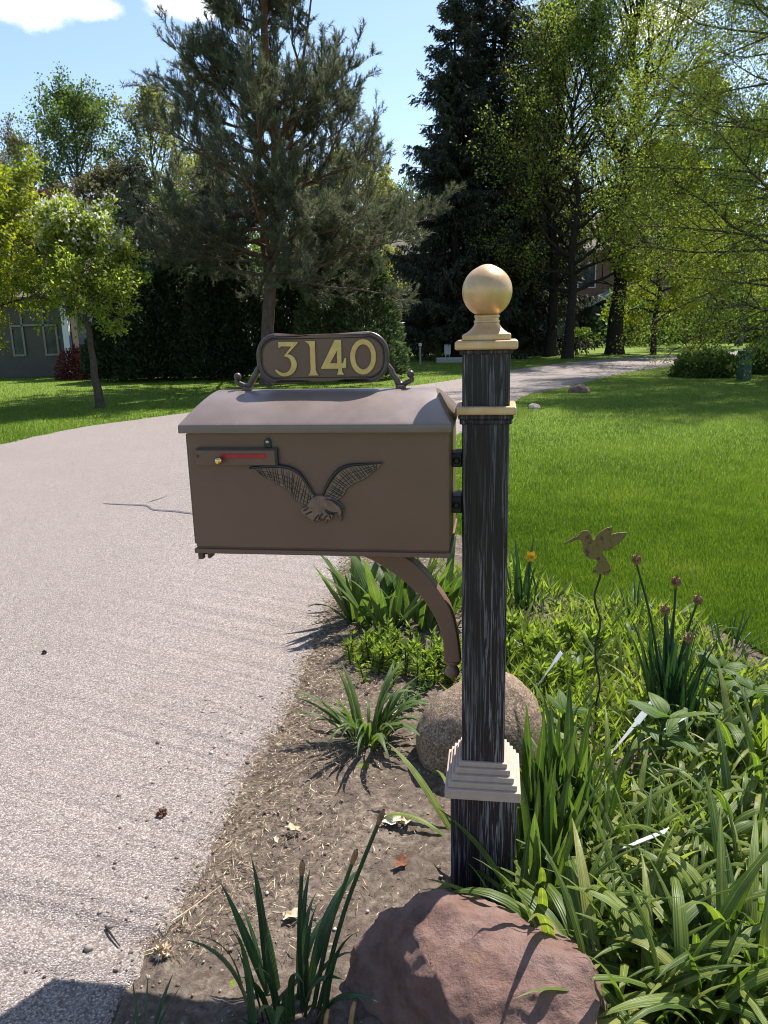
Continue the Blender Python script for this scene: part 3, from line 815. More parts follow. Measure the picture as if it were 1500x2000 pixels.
def limb(rs, start, d, L, n, wob, trop):
    """one wandering branch; trop bends it up (+) or down (-)"""
    P_ = [np.array(start, float)]; d = np.array(d, float); d /= np.linalg.norm(d)
    for i in range(n):
        d = d + rs.normal(0, wob, 3) + np.array([0, 0, trop / n]); d /= np.linalg.norm(d)
        P_.append(P_[-1] + d * L / n)
    return np.array(P_)
def perp_dir(rs, d, ang):
    a = rs.normal(0, 1, 3); a -= d * a.dot(d); a /= np.linalg.norm(a) + 1e-9
    return d * math.cos(ang) + a * math.sin(ang)

def deciduous(name, label, group, loc, H, crown_z, R, seed, leafmat, bark, n_limbs=16, leaf=.06, per_twig=9, r_trunk=.16, up=.5, droop=0.0, twigs=7, subs=7, lean=(0, 0), flower=None, sparse=0.0, shape=1.0, cat='tree', leafw=.36, spread=.10, trunk_k=9, split=None, limb_r=.55):
    rs = np.random.RandomState(seed)
    t = thing(name, label, cat, loc, 0, group)
    # stem
    nT = 12; top = H * (.92 if split is None else split)
    P_ = [np.array([0, 0, -.15])]
    for i in range(1, nT + 1):
        f_ = i / nT
        P_.append(np.array([lean[0] * f_ * H + rs.normal(0, .012 * H) * min(1, f_ * 2), lean[1] * f_ * H + rs.normal(0, .012 * H) * min(1, f_ * 2), top * f_]))
    P_ = np.array(smooth_loop(P_, 3, False)); nP = len(P_)
    R_ = r_trunk * (1 - .9 * np.linspace(0, 1, nP) ** .9) * (1 + .5 * np.exp(-np.linspace(0, 1, nP) * 26))
    obj('trunk', tube_mesh('trunk', [(P_, R_)], trunk_k), bark, t)
    big, fine, C, D = [], [], [], []
    for i in range(n_limbs):
        f_ = (i + rs.random()) / n_limbs
        z = crown_z + (top * .97 - crown_z) * f_ ** .9
        k = int(np.clip(np.searchsorted(P_[:, 2], z), 1, nP - 1)); st = P_[k]
        az = i * 2.4 + rs.normal(0, .4)
        prof = math.sin(math.pi * min(1, .22 + .78 * f_ ** .8 * shape + .0)) ** .6 if f_ < .98 else .35
        Ll = R * prof * rs.uniform(.8, 1.15) + .05 * R
        el = up * (.35 + .9 * f_) - droop * .3
        d0 = np.array([math.cos(az) * math.cos(el), math.sin(az) * math.cos(el), math.sin(el)])
        if split is not None: Ll = max(Ll, (H - z) * .7 * f_)
        lb = limb(rs, st, d0, Ll, 7, .13, up * .5 - droop)
        rb = max(.012, R_[k] * limb_r)
        big.append((lb, np.linspace(rb, .008, 8)))
        for j in range(subs):
            q = .2 + .8 * (j + rs.random()) / subs
            ii = min(6, int(q * 7)); s0 = lb[ii] + (lb[ii + 1] - lb[ii]) * (q * 7 - ii if ii < 7 else 0)
            dl = lb[ii + 1] - lb[ii]; dl /= np.linalg.norm(dl)
            sb = limb(rs, s0, perp_dir(rs, dl, rs.uniform(.5, 1.1)) + np.array([0, 0, .25 * up]), Ll * rs.uniform(.28, .5) * (1.15 - .6 * q), 5, .16, .25 * up - droop * 1.2)
            fine.append((sb, np.linspace(max(.008, rb * .35), .004, 6)))
            for k2 in range(twigs):
                q2 = .1 + .9 * (k2 + rs.random()) / twigs; i2 = min(4, int(q2 * 5)); s1 = sb[i2] + (sb[i2 + 1] - sb[i2]) * (q2 * 5 - i2 if i2 < 5 else 0)
                dd = sb[i2 + 1] - sb[i2]; dd /= np.linalg.norm(dd)
                tw = limb(rs, s1, perp_dir(rs, dd, rs.uniform(.3, .9)), rs.uniform(.18, .42) * (R / 3) ** .5, 3, .2, .1 * up - droop * .8)
                fine.append((tw, np.array([.005, .004, .003, .002])))
                if rs.random() < sparse: continue
                m_ = rs.poisson(per_twig)
                if m_ == 0: continue
                w_ = rs.random(m_) * 2.999; i3 = w_.astype(int); sg = tw[i3 + 1] - tw[i3]
                C.append(tw[i3] + sg * (w_ - i3)[:, None]); D.append(sg)
    obj('branches', tube_mesh('branches', big, 6), bark, t, kind='stuff')
    obj('twigs', tube_mesh('twigs', fine, 3), bark, t, kind='stuff')
    C, D = np.concatenate(C), np.concatenate(D); D = D / (np.linalg.norm(D, axis=1, keepdims=True) + 1e-9)
    C = C + rs.normal(0, spread * .5, C.shape)
    Lf = leaf * rs.uniform(.6, 1.25, len(C))
    V, F_ = leaves_np(C, D + np.array([0, 0, -.35 - droop]), Lf, Lf * leafw, rs, .75)
    crown_obj('crown', V, F_, rs, leafmat, t, 4)
    if flower:
        fm, zmin, nf = flower
        tops = C[C[:, 2] > zmin]
        if len(tops):
            sel = tops[rs.randint(0, len(tops), nf)] + rs.normal(0, .05, (nf, 3))
            V, F_ = leaves_np(np.repeat(sel, 4, 0), rs.normal(0, 1, (nf * 4, 3)), .05, .02, rs, .5)
            crown_obj('blossom', V, F_, rs, fm, t, 4)
    return t

def spruce(name, label, group, loc, H, R, seed, mat, z0=.8, n_whorl=44, hang=1.0, spray=.15):
    rs = np.random.RandomState(seed); t = thing(name, label, 'tree', loc, 0, group)
    zs = np.linspace(-.15, H, 14); P_ = np.stack([rs.normal(0, .03, 14), rs.normal(0, .03, 14), zs], 1)
    R_ = .24 * (1 - zs / H * .96); R_[0] = .3
    obj('trunk', tube_mesh('trunk', [(P_, R_)], 9), BARK_DARK, t)
    big, C, D, LL = [], [], [], []
    for w in range(n_whorl):
        z = z0 + (H - z0) * ((w + rs.random() * .7) / n_whorl); f_ = (z - z0) / (H - z0)
        nb = 6 if f_ < .8 else 4
        for k in range(nb):
            az = rs.uniform(0, 6.283); Lb = R * (1 - f_) ** .62 * rs.uniform(.62, 1.12) + .18
            lb = limb(rs, (0, 0, z), (math.cos(az), math.sin(az), .12 + .35 * f_ - .15), Lb, 8, .06, -.15)
            lb[:, 2] += -.22 * Lb * np.sin(np.linspace(0, 1, 9) * math.pi * .75) * (1 - .6 * f_)
            lb[-1, 2] += .06
            big.append((lb, np.linspace(.02 + .012 * Lb, .006, 9)))
            side = np.array([-math.sin(az), math.cos(az), 0])
            nt = int(Lb * 27) + 7
            for j in range(nt):
                q = .18 + .82 * rs.random(); i_ = min(7, int(q * 8)); s0 = lb[i_] + (lb[i_ + 1] - lb[i_]) * (q * 8 - i_)
                sgn = rs.choice((-1, 1)); lt = Lb * .26 * rs.uniform(.4, 1.1) * (1.15 - q) + .14
                dt = (lb[i_ + 1] - lb[i_]); dt /= np.linalg.norm(dt); dt = dt * .55 + side * sgn * rs.uniform(.3, 1) + np.array([0, 0, -rs.uniform(.15, 1.0) * hang])
                dt /= np.linalg.norm(dt); m_ = max(3, int(lt / .052))
                a_ = rs.random(m_) * lt
                C.append(s0 + dt * a_[:, None] + np.array([0, 0, -1]) * (a_[:, None] ** 2) * .5 * hang + rs.normal(0, .02, (m_, 3))); D.append(np.repeat(dt[None], m_, 0) + np.array([0, 0, -.35 * hang]))
    obj('branches', tube_mesh('branches', big, 4), BARK_DARK, t, kind='stuff')
    C, D = np.concatenate(C), np.concatenate(D)
    V, F_ = needles_np(C, D, spray * rs.uniform(.6, 1.3, len(C)), spray * .2, rs, .4)
    crown_obj('crown', V, F_, rs, mat, t, 3)
    return t

def arborvitae(name, label, group, loc, H, R, seed, mat, n=16000, lean=0.0, spray=.15):
    rs = np.random.RandomState(seed); t = thing(name, label, 'shrub', loc, 0, group)
    obj('trunk', tube_mesh('trunk', [(np.array([[0, 0, -.1], [0, 0, H * .5], [0, 0, H * .9]]), np.array([.07, .05, .01]))], 7), BARK_BROWN, t)
    f_ = rs.random(n) ** 1.15; z = .08 + f_ * (H - .08); prof = np.clip((1 - f_) ** .55, 0, 1) * np.clip(.78 + f_ * 1.2, 0, 1)
    az = rs.random(n) * 6.283
    lump = np.array([.13 * noise.noise(Vector((math.cos(a) * 1.6, math.sin(a) * 1.6, zz_ * 1.7 + seed))) * 2 + .07 * noise.noise(Vector((math.cos(a) * 5, math.sin(a) * 5, zz_ * 5 + seed))) * 2 for a, zz_ in zip(az, z)])
    r_ = R * prof * (1 + lump) * (1 - .5 * rs.random(n) ** 2.2)
    C = np.stack([r_ * np.cos(az), r_ * np.sin(az), z], 1)
    D = np.stack([np.cos(az) * .8, np.sin(az) * .8, .55 + 0 * az], 1)
    V, F_ = leaves_np(C, D, spray * rs.uniform(.6, 1.3, n), spray * .17, rs, .4)
    crown_obj('foliage', V, F_, rs, mat, t, 4)
    return t

def bush(name, label, group, loc, rx, ry, h, seed, mat, n=5000, leaf=.05, cat='shrub', stems=9):
    rs = np.random.RandomState(seed); t = thing(name, label, cat, loc, 0, group)
    ln = []
    for k in range(stems):
        az = rs.random() * 6.28; e = limb(rs, (0, 0, -.03), (math.cos(az) * .8, math.sin(az) * .8, 1), h * 1.05, 5, .12, .1); e[:, 0] *= rx / h; e[:, 1] *= ry / h; ln.append((e, np.linspace(.012, .004, 6)))
    obj('stems', tube_mesh('stems', ln, 4), BARK_BROWN, t, kind='stuff')
    u = rs.normal(0, 1, (n, 3)); u /= np.linalg.norm(u, axis=1, keepdims=True); u[:, 2] = np.abs(u[:, 2])
    lump = np.array([.22 * noise.noise(Vector(tuple(v * 2.2 + seed))) + .12 * noise.noise(Vector(tuple(v * 6 + seed))) for v in u])
    C = u * ((1 + lump) * (1 - .45 * rs.random(n) ** 2))[:, None] * np.array([rx, ry, h])
    V, F_ = leaves_np(C, u + np.array([0, 0, .3]), leaf * rs.uniform(.6, 1.3, n), leaf * .34, rs, .7)
    crown_obj('foliage', V, F_, rs, mat, t, 4)
    return t

LM_SPRING = leaf_mat('spring_leaf', [(0, (.11, .145, .025)), (.5, (.19, .235, .045)), (1, (.30, .33, .08))], .58, .5, .3)
LM_CRAB = leaf_mat('crab_apple_leaf', [(0, (.18, .22, .035)), (.5, (.27, .32, .055)), (1, (.38, .42, .11))], .66, .45, .35)
LM_AIRY = leaf_mat('airy_maple_leaf', [(0, (.18, .20, .06)), (.5, (.27, .29, .10)), (1, (.40, .41, .17))], .6, .5, .3)
LM_YELLOW = leaf_mat('yellow_green_leaf', [(0, (.16, .19, .016)), (.5, (.25, .28, .03)), (1, (.36, .36, .05))], .6, .5, .3)
LM_MID = leaf_mat('mid_green_leaf', [(0, (.06, .095, .03)), (.5, (.105, .155, .045)), (1, (.17, .22, .07))], .55, .5, .3)
LM_OLIVE = leaf_mat('olive_young_leaf', [(0, (.15, .16, .06)), (.5, (.24, .24, .09)), (1, (.33, .31, .13))], .55, .55, .2)
LM_TWIGGY = leaf_mat('bud_leaf', [(0, (.13, .095, .08)), (.5, (.17, .14, .09)), (1, (.20, .20, .10))], .35, .6, .2)
LM_RED = leaf_mat('crimson_leaf', [(0, (.055, .014, .018)), (.5, (.11, .025, .03)), (1, (.20, .06, .05))], .35, .5, .3, (1.2, .6, .5))
LM_PURPLE = leaf_mat('purple_bud', [(0, (.09, .045, .045)), (1, (.17, .09, .08))], .3, .6, .2, (1, .8, .7))
LM_SPRUCE = leaf_mat('spruce_needle', [(0, (.032, .04, .03)), (.6, (.056, .068, .045)), (.92, (.09, .10, .06)), (1, (.16, .115, .07))], .25, .6, .25, (1, 1, .8))
LM_PINE = leaf_mat('pine_needle', [(0, (.075, .09, .06)), (.5, (.12, .14, .09)), (.86, (.18, .195, .125)), (1, (.26, .20, .12))], .38, .5, .3, (1, 1, .7))
LM_ARBOR_SHADED = leaf_mat('arborvitae_shaded', [(0, (.018, .03, .018)), (.6, (.034, .055, .026)), (1, (.07, .10, .045))], .2, .55, .3, (1, 1.1, .7))
LM_ARBOR_SUNLIT = leaf_mat('arborvitae_sunlit', [(0, (.05, .075, .034)), (.6, (.095, .13, .058)), (1, (.18, .22, .11))], .25, .5, .35, (1, 1.1, .7))  # sunlit copy of the hedge foliage: sun and shade put into the two colours
m = M('blossom_petal', .6, .2); m.col((.78, .76, .72)); m.translucent((.8, .78, .74), .4); MAT_PETAL = m.m

def G2(px, Y):                                   # ground point under image column px at distance Y
    p = at(px, 700, Y); return (p.x, Y, 0)

# crab apples on the lawn across the road
deciduous('crab_apple_tree', 'small crab apple with white blossom on top, on the lawn across the road', 'lawn crab apples', tuple(gnd(195, 796)), 3.75, 1.4, 1.08, 11, LM_CRAB, BARK_BROWN, 34, .075, 12, .085, .7, .10, 7, 8, (-.022, 0), (MAT_PETAL, 2.95, 1300), spread=.10, leafw=.26)
deciduous('crab_apple_tree', 'bright yellow-green crab apple tree beside the blossoming one, in front of the grey house', 'lawn crab apples', (-7.75, 15.2, 0), 4.7, 1.45, 1.7, 12, LM_YELLOW, BARK_BROWN, 38, .08, 16, .12, .55, .2, 8, 9, (.0, 0), (MAT_PETAL, 3.4, 260), spread=.12, leafw=.26)

# big scots pine behind the road
def scots_pine(loc):
    rs = np.random.RandomState(31); H = 13.2
    t = thing('scots_pine_tree', 'tall open scots pine with reddish forked trunk beyond the road', 'tree', loc)
    Y0 = loc[1]
    def tp(px, py, dy=0.0): p = at(px, py, Y0 + dy); return np.array([p.x - loc[0], dy, p.z - loc[2]])
    main = np.array(smooth_loop([np.array([0, 0, -.2]), tp(522, 660), tp(528, 560), tp(540, 460), tp(545, 400), tp(540, 300), tp(530, 200), tp(518, 100), tp(516, 0), tp(518, -100), tp(522, -190)], 4, False))
    R1 = np.interp(main[:, 2], [-.2, .3, 3, 6, 13], [.22, .165, .14, .105, .02])
    second = np.array(smooth_loop([tp(543, 430), tp(556, 390), tp(566, 330), tp(570, 260), tp(585, 160), tp(600, 60), tp(612, -40)], 4, False)); R2 = np.linspace(.085, .015, len(second))
    third = np.array(smooth_loop([tp(527, 570), tp(517, 500, .3), tp(512, 420, .5), tp(508, 340, .6), tp(503, 250, .7), tp(496, 150, .7), tp(490, 60, .7)], 4, False)); R3 = np.linspace(.085, .015, len(third))
    obj('trunk', tube_mesh('trunk', [(main, R1), (second, R2), (third, R3)], 10), BARK_PINE, t)
    big, fine, C, D = [], [], [], []
    stems = [main, second, third]
    def add_limb(st, d0, Ll, r0):
        lb = limb(rs, st, d0, Ll, 8, .12, .35); big.append((lb, np.linspace(r0, .008, 9)))
        ns = int(4 + Ll * 4.8)
        for j in range(ns):
            q = .22 + .78 * (j + rs.random()) / ns; i_ = min(7, int(q * 8)); s0 = lb[i_] + (lb[i_ + 1] - lb[i_]) * (q * 8 - i_ if i_ < 8 else 0)
            dl = lb[i_ + 1] - lb[i_]; dl /= np.linalg.norm(dl)
            sb = limb(rs, s0, perp_dir(rs, dl, rs.uniform(.4, 1.0)) + np.array([0, 0, .25]), rs.uniform(.45, 1.1), 5, .18, .5)
            fine.append((sb, np.linspace(.012, .004, 6)))
            for k in range(11):
                q2 = .25 + .75 * rs.random(); i2 = min(4, int(q2 * 5)); s1 = sb[i2] + (sb[i2 + 1] - sb[i2]) * (q2 * 5 - i2)
                dd = sb[i2 + 1] - sb[i2]; dd /= np.linalg.norm(dd)
                tw = limb(rs, s1, perp_dir(rs, dd, rs.uniform(.3, .8)) + np.array([0, 0, .2]), rs.uniform(.12, .34), 3, .15, .3); fine.append((tw, np.array([.006, .005, .004, .003])))
                m_ = 32; a_ = rs.random(m_); ax = tw[-1] - tw[0]
                C.append(tw[0] + ax * (.25 + .8 * a_[:, None]) + rs.normal(0, .012, (m_, 3))); D.append(np.repeat((ax / np.linalg.norm(ax))[None], m_, 0))
    zlist = np.r_[rs.uniform(2.5, 4.3, 30), rs.uniform(4.3, 7, 34), rs.uniform(7, 12.6, 40)]
    for i, z in enumerate(zlist):
        S_ = stems[0] if z < 4.3 else stems[rs.choice(3, p=[.5, .28, .22])]
        k = int(np.argmin(np.abs(S_[:, 2] - z)))
        prof = np.interp(z, [2.8, 3.6, 5.0, 6.6, 8.5, 10.5, 13], [3.6, 3.7, 3.1, 1.75, 1.15, 1.1, .7]) * rs.uniform(.6, 1.1)
        az = i * 2.4 + rs.normal(0, .4); el = rs.uniform(-.3, .28) if z < 5 else rs.uniform(.05, .65)
        add_limb(S_[k], np.array([math.cos(az) * math.cos(el), math.sin(az) * math.cos(el), math.sin(el)]), prof, .02 + .012 * prof)
    obj('branches', tube_mesh('branches', big, 6), BARK_PINE, t, kind='stuff')
    obj('twigs', tube_mesh('twigs', fine, 3), BARK_GREY, t, kind='stuff')
    C, D = np.concatenate(C), np.concatenate(D)
    V, F_ = needles_np(C, D, .105 * rs.uniform(.6, 1.2, len(C)), .0062, rs, .6)
    crown_obj('crown', V, F_, rs, LM_PINE, t, 3)
scots_pine(tuple(gnd(521, 752)))

# dark spruces behind the far side of the road
spruce('spruce_tree', 'dark drooping spruce tree in front of the grey sided house', 'tall spruces', (2.95, 30.5, 0), 12.6, 2.9, 41, LM_SPRUCE, 1.3, 46)
spruce('spruce_tree', 'tallest dark spruce with its pointed top, standing behind the gold ball', 'tall spruces', (4.6, 32.5, 0), 17.5, 3.9, 42, LM_SPRUCE, 1.7, 58)
spruce('spruce_tree', 'narrow dark spruce between the tallest spruce and the leafy maples', 'tall spruces', (7.0, 35.5, 0), 14.0, 2.6, 43, LM_SPRUCE, 2.2, 44)
spruce('spruce_tree', 'small dark spruce above the arborvitae hedge, left of the pine', 'conifers by the hedge', G2(290, 26), 6.6, 1.9, 44, LM_SPRUCE, .3, 26)
spruce('spruce_tree', 'dark spruce close behind the reddish pine trunk', 'conifers by the hedge', G2(440, 27), 6.9, 2.0, 45, LM_SPRUCE, .3, 26)
spruce('spruce_tree', 'dark spruce behind the pine, right of its trunk', 'conifers by the hedge', G2(640, 28), 6.0, 2.1, 46, LM_SPRUCE, .3, 24)
# arborvitae hedge
HEDGE_LABELS = ('lowest dark arborvitae at the end of the hedge row, behind the crab apple trunk', 'dark arborvitae second from the crab apple trunk in the hedge row', 'tall dark arborvitae in the middle of the shaded hedge row', 'dark arborvitae below the small spruce, third from the pine trunk', 'tallest dark arborvitae of the hedge row, touching the pine trunk', 'dark arborvitae just right of the pine trunk, behind the number plaque')
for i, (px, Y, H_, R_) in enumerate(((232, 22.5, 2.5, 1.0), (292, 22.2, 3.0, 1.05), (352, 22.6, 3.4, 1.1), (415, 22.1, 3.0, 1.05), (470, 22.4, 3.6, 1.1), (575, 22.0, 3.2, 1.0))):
    arborvitae('arborvitae_shrub', HEDGE_LABELS[i], 'dark hedge row', G2(px, Y), H_, R_, 60 + i, LM_ARBOR_SHADED)
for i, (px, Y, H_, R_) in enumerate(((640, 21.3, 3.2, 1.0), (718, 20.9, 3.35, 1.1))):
    arborvitae('arborvitae_shrub', ('sunlit arborvitae shrub nearest the pine trunk' if i == 0 else 'paler sunlit arborvitae shrub at the right end of the hedge, by the road'), 'sunlit arborvitae', G2(px, Y), H_, R_, 70 + i, LM_ARBOR_SUNLIT)
# far side trees, left
deciduous('maple_tree', 'dense bright green maple top rising above the crab apples', 'trees behind the left house', G2(190, 38), 12.0, 3.5, 3.6, 81, LM_MID, BARK_GREY, 44, .12, 9, .2, .95, 0, 7, 9, sparse=.2, spread=.25)
deciduous('budding_tree', 'tall pale yellow-green budding tree left of the pine', 'trees behind the left house', G2(335, 40), 12.6, 3.0, 3.6, 82, LM_OLIVE, BARK_GREY, 34, .13, 6, .2, 1.1, 0, 7, 9, spread=.2)
deciduous('budding_tree', 'bare twiggy tree with grey-mauve buds at the far left', 'trees behind the left house', G2(80, 44), 11.4, 2.5, 3.8, 83, LM_TWIGGY, BARK_GREY, 34, .11, 5, .2, 1.1, 0, 7, 9, spread=.2)
deciduous('plum_tree', 'low crimson-leaved tree half hidden behind the crab apples', 'trees behind the left house', G2(130, 29), 5.8, 1.2, 2.5, 84, LM_PURPLE, BARK_BROWN, 26, .10, 14, .12, .8, 0, 6, 8, spread=.15)
WOOD = (('reddish brown budding tree beside the small dark spruce', 245, 34, 8.0, 2.6, LM_TWIGGY, 7), ('pale budding tree seen through the pine, left of its trunk', 420, 44, 10.5, 3.8, LM_OLIVE, 8), ('green tree seen through the pine branches right of the trunk', 590, 42, 9.0, 3.4, LM_MID, 11), ('olive budding tree between the pine and the dark spruces', 705, 38, 8.6, 3.2, LM_OLIVE, 10), ('far green tree in the gap left of the dark spruces', 770, 46, 8.5, 3.2, LM_MID, 11),
        ('mid green tree rising behind the left house roof', 20, 40, 8.5, 3.4, LM_SPRING, 12), ('dark green tree filling the gap behind the crab apples', 160, 33, 6.2, 2.8, LM_MID, 14), ('dense mid green tree behind the dark hedge row', 380, 35, 6.6, 2.9, LM_MID, 14),
        ('leafy yellow-green tree behind the brown house', 1240, 56, 12.5, 5.0, LM_AIRY, 10), ('tall leafy tree far down the road behind the maples', 1350, 48, 14.5, 5.0, LM_AIRY, 11), ('far leafy tree between the spruces and the brown house', 1040, 58, 11, 4.5, LM_AIRY, 10), ('dark leafy tree beside the far road end', 1440, 36, 9.5, 4.0, LM_MID, 13))
for i, (lab, px, Y, H_, R_, lm, pt) in enumerate(WOOD):
    deciduous('woodland_tree', lab, 'woodland trees', G2(px, Y), H_, 1.2, R_, 90 + i, lm, BARK_GREY, 26, .15 if Y < 48 else .2, pt, .15, .8, 0, 6, 8, spread=.22)
# far side trees, right: tall maples in young leaf
deciduous('maple_tree', 'maple with slender dark trunk and pale young leaves, right of the spruces', 'roadside maples', G2(1073, 30.5), 16.0, 3.2, 2.6, 101, LM_AIRY, BARK_DARK, 48, .085, 9, .20, 1.3, 0, 7, 10, (0.01, 0), sparse=.15, spread=.26)
deciduous('maple_tree', 'leafy maple with yellow-green crown standing nearest the far road edge', 'roadside maples', G2(1108, 28.6), 11.5, 2.0, 3.9, 102, LM_SPRING, BARK_DARK, 48, .09, 9, .19, .85, .1, 7, 10, (.015, 0), sparse=.15, spread=.28)
deciduous('maple_tree', 'stout-trunked tall maple with thin upper branches in front of the brown house', 'roadside maples', G2(1200, 31.0), 18.5, 3.0, 4.2, 103, LM_AIRY, BARK_DARK, 60, .085, 9, .30, 1.2, 0, 7, 10, (0.02, 0), sparse=.2, spread=.3)
deciduous('young_tree', 'small bushy tree on the verge right of the brown house', 'roadside maples', G2(1275, 30.0), 7.5, 1.0, 2.6, 104, LM_YELLOW, BARK_DARK, 32, .115, 15, .11, .7, .1, 7, 9, spread=.18)
# wide tree by the near lawn, drooping over the road bend
deciduous('beech_tree', 'wide spreading tree with drooping twiggy branches at the lawn edge by the green pedestal', 'near tree', (10.8, 19.8, 0), 14.5, .7, 5.0, 111, LM_SPRING, BARK_BROWN, 104, .058, 19, .24, .5, .26, 9, 13, spread=.26, limb_r=.26)
bush('ground_shrub', 'low leafy shrub at the road bend beside the lawn, left of the green pedestal', None, (8.0, 19.0, 0), .85, .75, .55, 121, LM_MID, 6000, .10)
bush('ground_shrub', 'loose leafy shrub growing behind the green pedestal', None, (10.2, 19.6, 0), 1.5, .8, .75, 122, LM_MID, 7500, .10)
bush('barberry_shrub', 'round crimson shrub at the corner of the left house', None, G2(157, 23.6), .72, .7, .95, 123, LM_RED, 6000, .06)

# far woodland closing the view
rs = np.random.RandomState(5); VV, FF, RR, off = [], [], [], 0
for i in range(90):
    x_ = rs.uniform(-75, 75); y_ = rs.uniform(54, 90); hh = rs.uniform(7.0, 12.5); n_ = 1500
    u = rs.normal(0, 1, (n_, 3)); u /= np.linalg.norm(u, axis=1, keepdims=True)
    C = u * (rs.random(n_) ** .35)[:, None] * np.array([4.2, 4.2, hh * .5]) * (1 + .25 * np.sin(u[:, :1] * 7 + i)) + np.array([x_, y_, hh * .52])
    V, F_ = leaves_np(C, u, .42 * rs.uniform(.6, 1.3, n_), .14, rs, .8); VV.append(V); FF.append(F_ + off); off += len(V)
    RR.append(np.repeat(np.clip(rs.random(n_) * .6 + (i % 5) * .1, 0, 1), 4))
obj('far_woodland', mesh_np('far_woodland', np.concatenate(VV), np.concatenate(FF), np.concatenate(RR)), LM_MID, kind='stuff')

rs = np.random.RandomState(6); VV, FF, RR, off = [], [], [], 0
for i in range(70):
    y_ = rs.uniform(38, 56); x_ = rs.uniform(.30, .62) * y_ if i % 3 else rs.uniform(-.6, -.02) * y_; hh = rs.uniform(1.6, 3.4); n_ = 900
    u = rs.normal(0, 1, (n_, 3)); u /= np.linalg.norm(u, axis=1, keepdims=True); u[:, 2] = np.abs(u[:, 2])
    C = u * (rs.random(n_) ** .4)[:, None] * np.array([2.2, 2.0, hh]) * (1 + .25 * np.sin(u[:, :1] * 6 + i)) + np.array([x_, y_, 0])
    V, F_ = leaves_np(C, u, .24 * rs.uniform(.6, 1.3, n_), .08, rs, .8); VV.append(V); FF.append(F_ + off); off += len(V); RR.append(np.repeat(np.clip(rs.random(n_) * .6 + (i % 5) * .08, 0, 1), 4))
obj('understory_thicket', mesh_np('understory_thicket', np.concatenate(VV), np.concatenate(FF), np.concatenate(RR)), LM_MID, kind='stuff')

# ------------------------------------------------------------------ houses
def lap_siding(bm, p0, p1, z0, z1, n, step=.14, out=.018):
    """clapboards on the wall p0->p1 (outward = right-hand side when walking p0->p1)"""
    a, b_ = Vector((*p0, 0)), Vector((*p1, 0)); d = (b_ - a).normalized(); nrm = Vector((d.y, -d.x, 0))
    z = z0
    while z < z1 - .01:
        zt = min(z + step, z1)
        q = [a + nrm * out + Vector((0, 0, z)), b_ + nrm * out + Vector((0, 0, z)), b_ + Vector((0, 0, zt)), a + Vector((0, 0, zt))]
        bm.faces.new([bm.verts.new(p) for p in q])
        q = [a + nrm * out + Vector((0, 0, z)), a + Vector((0, 0, z)), b_ + Vector((0, 0, z)), b_ + nrm * out + Vector((0, 0, z))]
        bm.faces.new([bm.verts.new(p) for p in q])
        z = zt
def siding_mat(name, colr): return plain(name, colr, .6, .3, 0, 3, .12, .1, .003)
m = M('dark_glass', .15, .25); n1 = m.noise(2.5, 3); m.col(m.ramp(n1, [(.3, (.012, .015, .018)), (.7, (.05, .06, .065))])); MAT_GLASS = m.m
MAT_TRIM = plain('white_trim', (.70, .70, .70), .5, .4, 0, 12, .06, 0)
MAT_SHINGLE = plain('roof_shingle', (.12, .105, .10), .9, .2, 0, 9, .35, .6, .02)
MAT_SHINGLE_BR = plain('brown_roof_shingle', (.17, .135, .12), .9, .2, 0, 9, .35, .6, .02)
def house_window(parent, p, d, w, h, z, frame_mat=None, panes=2):
    """p: centre point on wall (x,y) in house space; d: unit wall direction; outward on the right-hand side"""
    d = Vector((*d, 0)).normalized(); nrm = Vector((d.y, -d.x, 0)); c = Vector((*p, z))
    def bar(bm, u0, u1, v0, v1, o0, o1):
        vs = []
        for o_ in (o0, o1):
            for u, v in ((u0, v0), (u1, v0), (u1, v1), (u0, v1)): vs.append(bm.verts.new(c + d * u + Vector((0, 0, v)) + nrm * o_))
        for q in ((0, 1, 2, 3), (7, 6, 5, 4), (0, 4, 5, 1), (1, 5, 6, 2), (2, 6, 7, 3), (3, 7, 4, 0)): bm.faces.new([vs[i] for i in q])
    f_ = bmesh.new(); t_ = .06
    bar(f_, -w / 2 - t_, -w / 2, -h / 2 - t_, h / 2 + t_, .0, .06); bar(f_, w / 2, w / 2 + t_, -h / 2 - t_, h / 2 + t_, .0, .06)
    bar(f_, -w / 2, w / 2, h / 2, h / 2 + t_, .0, .06); bar(f_, -w / 2, w / 2, -h / 2 - t_, -h / 2, .0, .075)
    for k in range(1, panes): bar(f_, -w / 2 + w * k / panes - .03, -w / 2 + w * k / panes + .03, -h / 2, h / 2, .0, .05)
    bmesh.ops.recalc_face_normals(f_, faces=f_.faces)
    win = obj('window', mesh_bm('window', f_), frame_mat or MAT_TRIM, parent)
    for k in range(panes):
        g_ = bmesh.new(); u0 = -w / 2 + w * k / panes + (.03 if k else 0); u1 = -w / 2 + w * (k + 1) / panes - (.03 if k < panes - 1 else 0)
        bar(g_, u0, u1, -h / 2, h / 2, .0, .03); bmesh.ops.recalc_face_normals(g_, faces=g_.faces)
        obj('pane', mesh_bm('pane', g_), MAT_GLASS, win)
